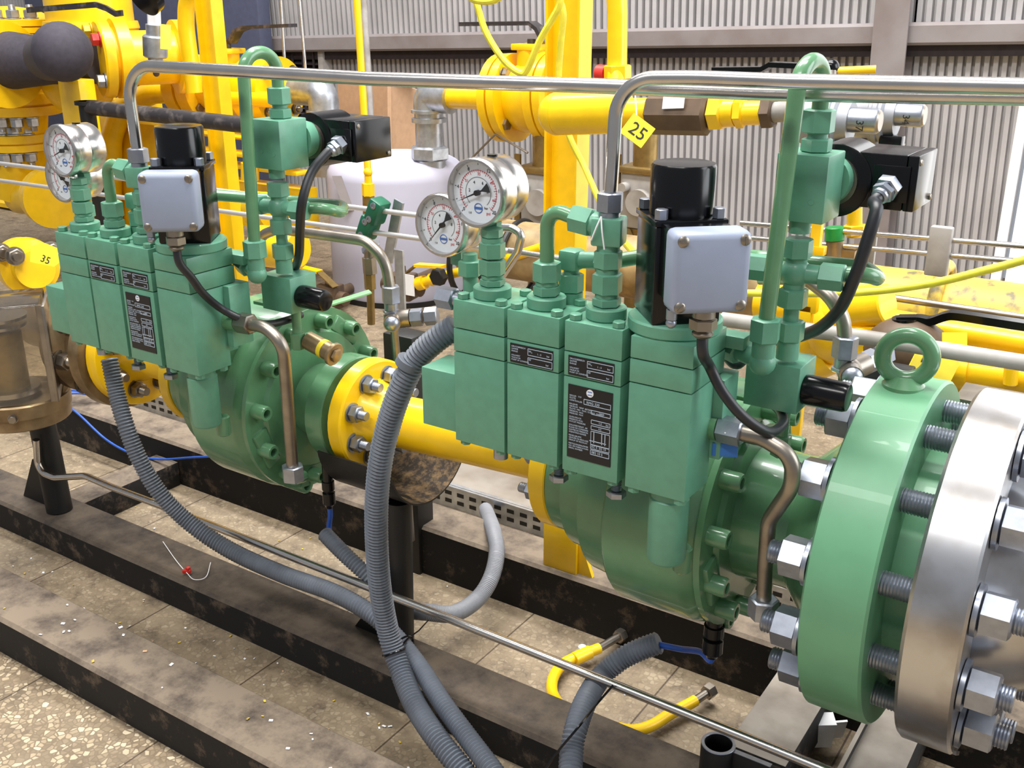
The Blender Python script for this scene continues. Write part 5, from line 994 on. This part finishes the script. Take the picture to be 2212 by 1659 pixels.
p = [P(2050, 795, Y=1.75), P(2050, 795, Y=1.75).lerp(P(2280, 822, Y=1.75), 5)]; t = thing('yellow_pipe', p[0], 'knobbly yellow pipe with a small drain cock at the right edge below the grey tube', 'pipe'); b = B(); b.cyl(p[0], p[1], .028, 20); b.cyl(P(2060, 795, Y=1.75), P(2095, 800, Y=1.75), .036, 20); part(b, 'pipe', YEL, t); b = B(); b.cyl(P(2185, 790, Y=1.71), P(2182, 832, Y=1.71), .011, 12, .002); part(b, 'drain_cock', YEL, t)
hpipe([P(1560, 690, Y=1.6), P(1860, 728, Y=1.6), P(1860, 728, Y=1.6).lerp(P(2300, 798, Y=1.6), 3)], .0125, 'grey_tube', GREYP, 'light grey tube running behind the lifting eye to the right edge', 'tube', fil=0)
hpipe([P(1920, 642, Y=2.0), P(1920, 642, Y=2.0).lerp(P(2290, 697, Y=2.0), 4)], .0065, 'dark_tube', DSTEEL, 'dark thin tube in front of the stained header pipe at the right edge', 'tube', fil=0)
tc = P(2018, 788, Y=1.66); t = thing('number_tag', tc, 'folded yellow number tag marked 15 seen through the lifting eye', 'tag'); r_ = (RT*.86-UP*.45+FW*.25).normalized(); u_ = (RT*.35+UP*.9).normalized(); n_ = r_.cross(u_); u_ = n_.cross(r_)
b = B(); hw, hh = PX(54, tc), PX(32, tc); b.obox(tc, r_*hw, u_*hh, n_*.001); b.obox(P(2062, 738, Y=1.72), RT*.02, UP*.015, FW*.001); pl = part(b, 'plate', TAGY, t); text('15', tc+n_*.0018-r_*hw*.75-u_*hh*.3, r_, u_, hh*1.0, INK, pl, 'numerals')
for i, (px, py) in enumerate(((2090, 872), (2030, 855))): p = P(px, py, Y=1.95); b = B(); b.box((p.x-.06, 1.95, 0), (p.x+.06, 2.01, p.z), .004); one(b, 'floor_bracket', BLKP, 'black floor bracket under the right rear yellow pipes, ' + ('right of the pair' if i == 0 else 'left of the pair'), 'bracket')
b = B(); p = P(2150, 862, Y=1.6); b.box(p-V((.05, .04, .004)), p+V((.05, .04, .004))); b.box(p-V((.02, .02, .16)), p-V((-.02, -.02, .004))); one(b, 'dark_bracket', DSTEEL, 'dark steel plate bracket under the drain cock at the right edge', 'bracket')
hpipe([P(2030, 838, Y=1.8), P(2130, 850, Y=1.8)], .008, 'dark_tube', DSTEEL, 'short dull tube low behind the polished flange', 'tube', fil=0)
# small circuit cabinet left top + slate panel
p0, p1 = P(330, 60, Y=4.05), P(560, 60, Y=4.05)
b = B(); b.box((p0.x-1.2, 4.05, 0), (p1.x, 4.14, 1.9), .01); one(b, 'slate_cabinet', SLATE, 'dark slate coloured tall cabinet behind the left yellow column', 'cabinet')
# ---- left: big yellow filter line with lagged black spool
YL = 2.75
c = P(180, 120, Y=YL); u = PX(1, c)
t = thing('yellow_filter', P(170, 240, Y=YL), 'large yellow vessel with upright neck and side flange at the top left', 'vessel')
b = B(); n0 = P(195, 40, Y=YL); b.cyl(n0+V((0, 0, .5)), n0-V((0, 0, u*10)), u*88, 40); b.lathe(n0-V((0, 0, u*5)), (0, 0, -1), [(0, u*95), (u*14, u*98), (u*22, u*92), (u*60, u*92)], 40); part(b, 'neck', YEL, t)
b = B(); f0 = P(212, 128, Y=YL-.15); d = V((.42, .9, 0)).normalized()
b.lathe(f0, d, [(0, u*72), (u*4, u*76), (u*22, u*76), (u*23, u*62), (u*30, u*62), (u*31, u*78), (u*56, u*78), (u*60, u*54), (u*150, u*54), (u*152, u*74), (u*180, u*74)], 40); b.sph(P(170, 170, Y=YL), u*80, 24); part(b, 'side_flange', YEL, t)
for (a_, m) in ((40, RED), (-38, ZINC), (118, YEL), (190, ZINC)): nut(t, f0+(V((d.y, -d.x, 0))*math.cos(R(a_))+V((0, 0, 1))*math.sin(R(a_)))*u*62, -d, .042, .032, 0, m, name='flange_nut')
b = B(); b.strip([P(60, 22, Y=2.5), P(208, 10, Y=2.5), P(230, 18, Y=2.5), P(250, 30, Y=2.5), P(264, 28, Y=2.5)], V((0, 0, 1)), .02, .01); part(b, 'lever', BLKW, t)
t = thing('lagged_spool', P(100, 120, Y=2.45), 'dark lagged branch pipe ending in a big round black cap at the top left', 'pipe')
a = P(5, 130, Y=2.5); q = P(215, 135, Y=2.6); b = B(); b.lathe(a, q-a, [(0, u*62), ((q-a).length*.25, u*54), ((q-a).length*.5, u*46), ((q-a).length, u*42)], 32); part(b, 'lagged_pipe', TARGREY, t)
k0, k1 = P(105, 122, Y=2.42), P(135, 112, Y=2.15); b = B(); b.cyl(k0, k1, u*46, 36); b.sph(k1, u*50, 30); part(b, 'round_cap', TARGREY, t)
b = B(); f = P(8, 140, Y=2.48); b.cyl(f-V((.05, 0, 0)), f+V((.02, 0, 0)), u*88, 36); one(b, 'yellow_flange', YEL, 'yellow flange cut by the left edge beside the dark lagged spool', 'flange')
for (y0, y1, rr, lab, yy) in ((40, 70, 96, 'upper', 40), (198, 246, 92, 'middle', 225), (286, 322, 78, 'lower', 300)):
    p, q = P(45, y0, Y=2.7), P(45, y1, Y=2.7); t = thing('stacked_flange', q, f'{lab} of the yellow flanges stacked on the left edge', 'flange', 'stacked yellow flanges'); h = p.z-q.z
    b = B(); b.lathe(q, (0, 0, 1), [(h, u*58.6), (0, u*58.6), (0, u*rr*.96), (h*.04, u*rr), (h*.42, u*rr), (h*.44, u*rr*.9), (h*.5, u*rr*.9), (h*.52, u*rr), (h*.96, u*rr), (h, u*rr*.96), (h, u*58.6)], 44, caps=False); part(b, 'ring', YEL, t)
    for k in range(7):
        a_ = R(190+26*k); nut(t, q+V((u*rr*.8*math.cos(a_), u*rr*.8*math.sin(a_), -.001)), (0, 0, -1), .045, .04, .02, GALV, roll=k); nut(t, q+V((u*rr*.8*math.cos(a_), u*rr*.8*math.sin(a_), h+.001)), (0, 0, 1), .045, .035, .02, GALV, roll=k)
p, q = P(45, 30, Y=2.7), P(45, 420, Y=2.7); b = B(); b.cyl(p, q, u*58, 36); one(b, 'yellow_standpipe', YEL, 'upright yellow pipe through the stacked flanges on the left edge', 'pipe')
b = B(); p, q = P(118, 440, Y=2.7), P(108, 400, Y=2.7); f = P(118, 430, Y=2.6); d = V((1, -.35, 0)).normalized(); b.cyl(f-d*.05, f+d*.0, u*66, 36); b.cyl(f-d*.08, f-d*.055, u*66, 36); b.cyl(f-d*.04, P(45, 425, Y=2.7), u*40, 28); one(b, 'yellow_flange', YEL, 'yellow flange disc behind the lower left gauge', 'flange')
b = B(); b.box((P(-60, 430, Y=3.2).x, 3.2, P(50, 443, Y=3.2).z), (P(120, 430, Y=3.2).x, 3.3, P(50, 402, Y=3.2).z)); one(b, 'wall_duct', GREYP, 'grey horizontal trunk on the wall at the left edge', 'duct')
b = B(); b.box((P(-60, 450, Y=3.15).x, 3.15, P(50, 456, Y=3.15).z), (P(120, 450, Y=3.15).x, 3.2, P(50, 447, Y=3.15).z)); one(b, 'yellow_rail', YEL, 'thin yellow rail along the bottom of the grey trunk at the left edge', 'rail')
# yellow frame post and plate work behind the left regulator
a, c = P(128, 200, Y=2.45), P(172, 200, Y=2.45); b = B(); b.box((a.x, 2.45, 0), (c.x, 2.52, P(150, 172, Y=2.45).z), .003); one(b, 'yellow_post', YEL, 'yellow square post between the stacked flanges and the black handrail', 'post')
a, c = P(170, 250, Y=3.1), P(330, 250, Y=3.1); b = B(); b.box((a.x, 3.1, 0), (c.x, 3.16, P(250, 215, Y=3.1).z), .003); one(b, 'steel_screen', YEL, 'yellow upright panel behind the yellow elbow at the left', 'panel')
t = thing('pipe_rack', P(520, 420, Y=2.75), 'yellow steel frame of plates and stubs behind the left solenoid head', 'frame')
b = B()
for (x0, y0, x1, y1, dy) in ((300, 268, 640, 290, 0), (425, 318, 640, 352, -.02), (440, 356, 640, 372, 0), (300, 372, 632, 520, .08), (300, 290, 640, 320, .1)):
    a, c = P(x0, y0, Y=2.75), P(x1, y1, Y=2.75); b.box((a.x, 2.75+dy, c.z), (c.x, 2.82+dy, a.z), .003)
part(b, 'plates', YEL, t)
for px in (462, 535, 545): p, q = P(px, 290, Y=2.74), P(px, 318, Y=2.74); b = B(); b.cyl(p, q, PX(12, p), 16); b.cyl(P(px, 352, Y=2.74), P(px, 388, Y=2.74), PX(15, p), 16); part(b, 'stub', YEL, t)
a = P(565, 445, Y=2.05); b = B(); t = thing('yellow_nozzle', a, 'yellow pipe nozzle with a flange behind the left fitting column', 'pipe'); q = P(640, 560, Y=2.0); b.cyl(P(560, 530, Y=2.1), P(645, 540, Y=2.1), PX(46, a), 28, .01); part(b, 'pipe', YEL, t); b = B(); b.cyl(P(548, 450, Y=2.3), P(566, 452, Y=2.3), PX(42, a), 28); b.cyl(P(570, 452, Y=2.3), P(588, 455, Y=2.3), PX(42, a), 28); part(b, 'flange', YEL, t)
b = B(); q = P(525, 234, Y=YV-.07); b.cyl(q+V((0, .02, 0)), q-V((0, .02, 0)), PX(10, q), 16); one(b, 'plug', RED, 'red round plug seen through the left hairpin tube', 'plug')
# black handrail
p0 = P(186, 218, Y=2.2); t = thing('black_handrail', (p0.x, 2.2, 0), 'worn black pipe handrail with a capped post behind the left regulator', 'handrail'); r = PX(17, p0)
b = B(); b.cyl((p0.x, 2.2, 0), p0, r, 22); b.cyl(p0-V((0, 0, .012)), p0, r*1.45, 22); part(b, 'post', BLKP, t); b = B(); b.cyl(P(195, 232, Y=2.2), P(650, 284, Y=2.2), r*.93, 22); part(b, 'rail', BLKW, t)
# transmitter
c = P(335, 95, Y=2.4); u2 = PX(1, c); t = thing('transmitter', c, 'silver pressure transmitter with a paper tag above the left bent steel tube', 'transmitter')
b = B(); ax_ = V((.12, 0, 1)).normalized(); b.cyl(c-ax_*u2*28, c+ax_*u2*18, u2*26, 24, u2*3); b.cyl(c+ax_*u2*18, c+ax_*u2*40, u2*18, 20); b.cyl(c-ax_*u2*45, c-ax_*u2*28, u2*16, 18); part(b, 'body', GALV, t); b = B(); b.cyl(c+ax_*u2*40, c+ax_*u2*72, u2*15, 6); part(b, 'cap', PAPER, t)
b = B(); b.tube([c-ax_*u2*45, c-ax_*u2*62, P(338, 150, Y=2.7)], u2*7, 12); part(b, 'stem', BROWN, t)
tc = P(358, 80, Y=2.35); b = B(); b.obox(tc, (RT*.9+FW*.3)*u2*11, UP*u2*26, FW*.001); part(b, 'tag', TAGY, t, 'pale yellow tag')
b = B(); b.lathe(P(322, -14, Y=2.3), V((0, -1, -.6)), [(0, PX(38, c)), (.03, PX(38, c)), (.032, PX(33, c))], 28); one(b, 'black_dial', BLK, 'black round instrument cut by the top edge at the left', 'instrument')
# flange with the tag 35 at the left edge
f = P(60, 575, Y=1.95); u3 = PX(1, f); d = V((1, -.35, .1)).normalized()
t = thing('yellow_flange', f, 'yellow bolted flange carrying the number tag 35 at the left edge', 'flange'); b = B(); b.lathe(f-d*u3*60, d, [(0, u3*58), (u3*40, u3*60), (u3*42, u3*48), (u3*48, u3*48), (u3*50, u3*62), (u3*85, u3*60), (u3*88, u3*40), (u3*130, u3*40)], 40); part(b, 'ring', YEL, t)
for (px, py) in ((32, 553), (2, 545), (110, 542)): nut(t, P(px, py, Y=1.86), d, .045, .03, .015, DSTEEL)
tc = P(95, 552, Y=1.8); r_ = (RT*.93-UP*.38).normalized(); u_ = (RT*.38+UP*.93).normalized(); n_ = r_.cross(u_); t = thing('number_tag', tc, 'yellow number tag marked 35 on the flange at the left edge', 'tag'); b = B(); u4 = PX(1, tc); b.prism([tc+r_*u4*x_+u_*u4*y_ for x_, y_ in ((-34, 8), (-22, -24), (30, -14), (38, 0), (20, 26), (-8, 26))], n_*.0012); pl = part(b, 'plate', TAGY, t); text('35', tc+n_*.0018+r_*u4*-4-u_*u4*14, r_, u_, u4*22, INK, pl, 'numerals')
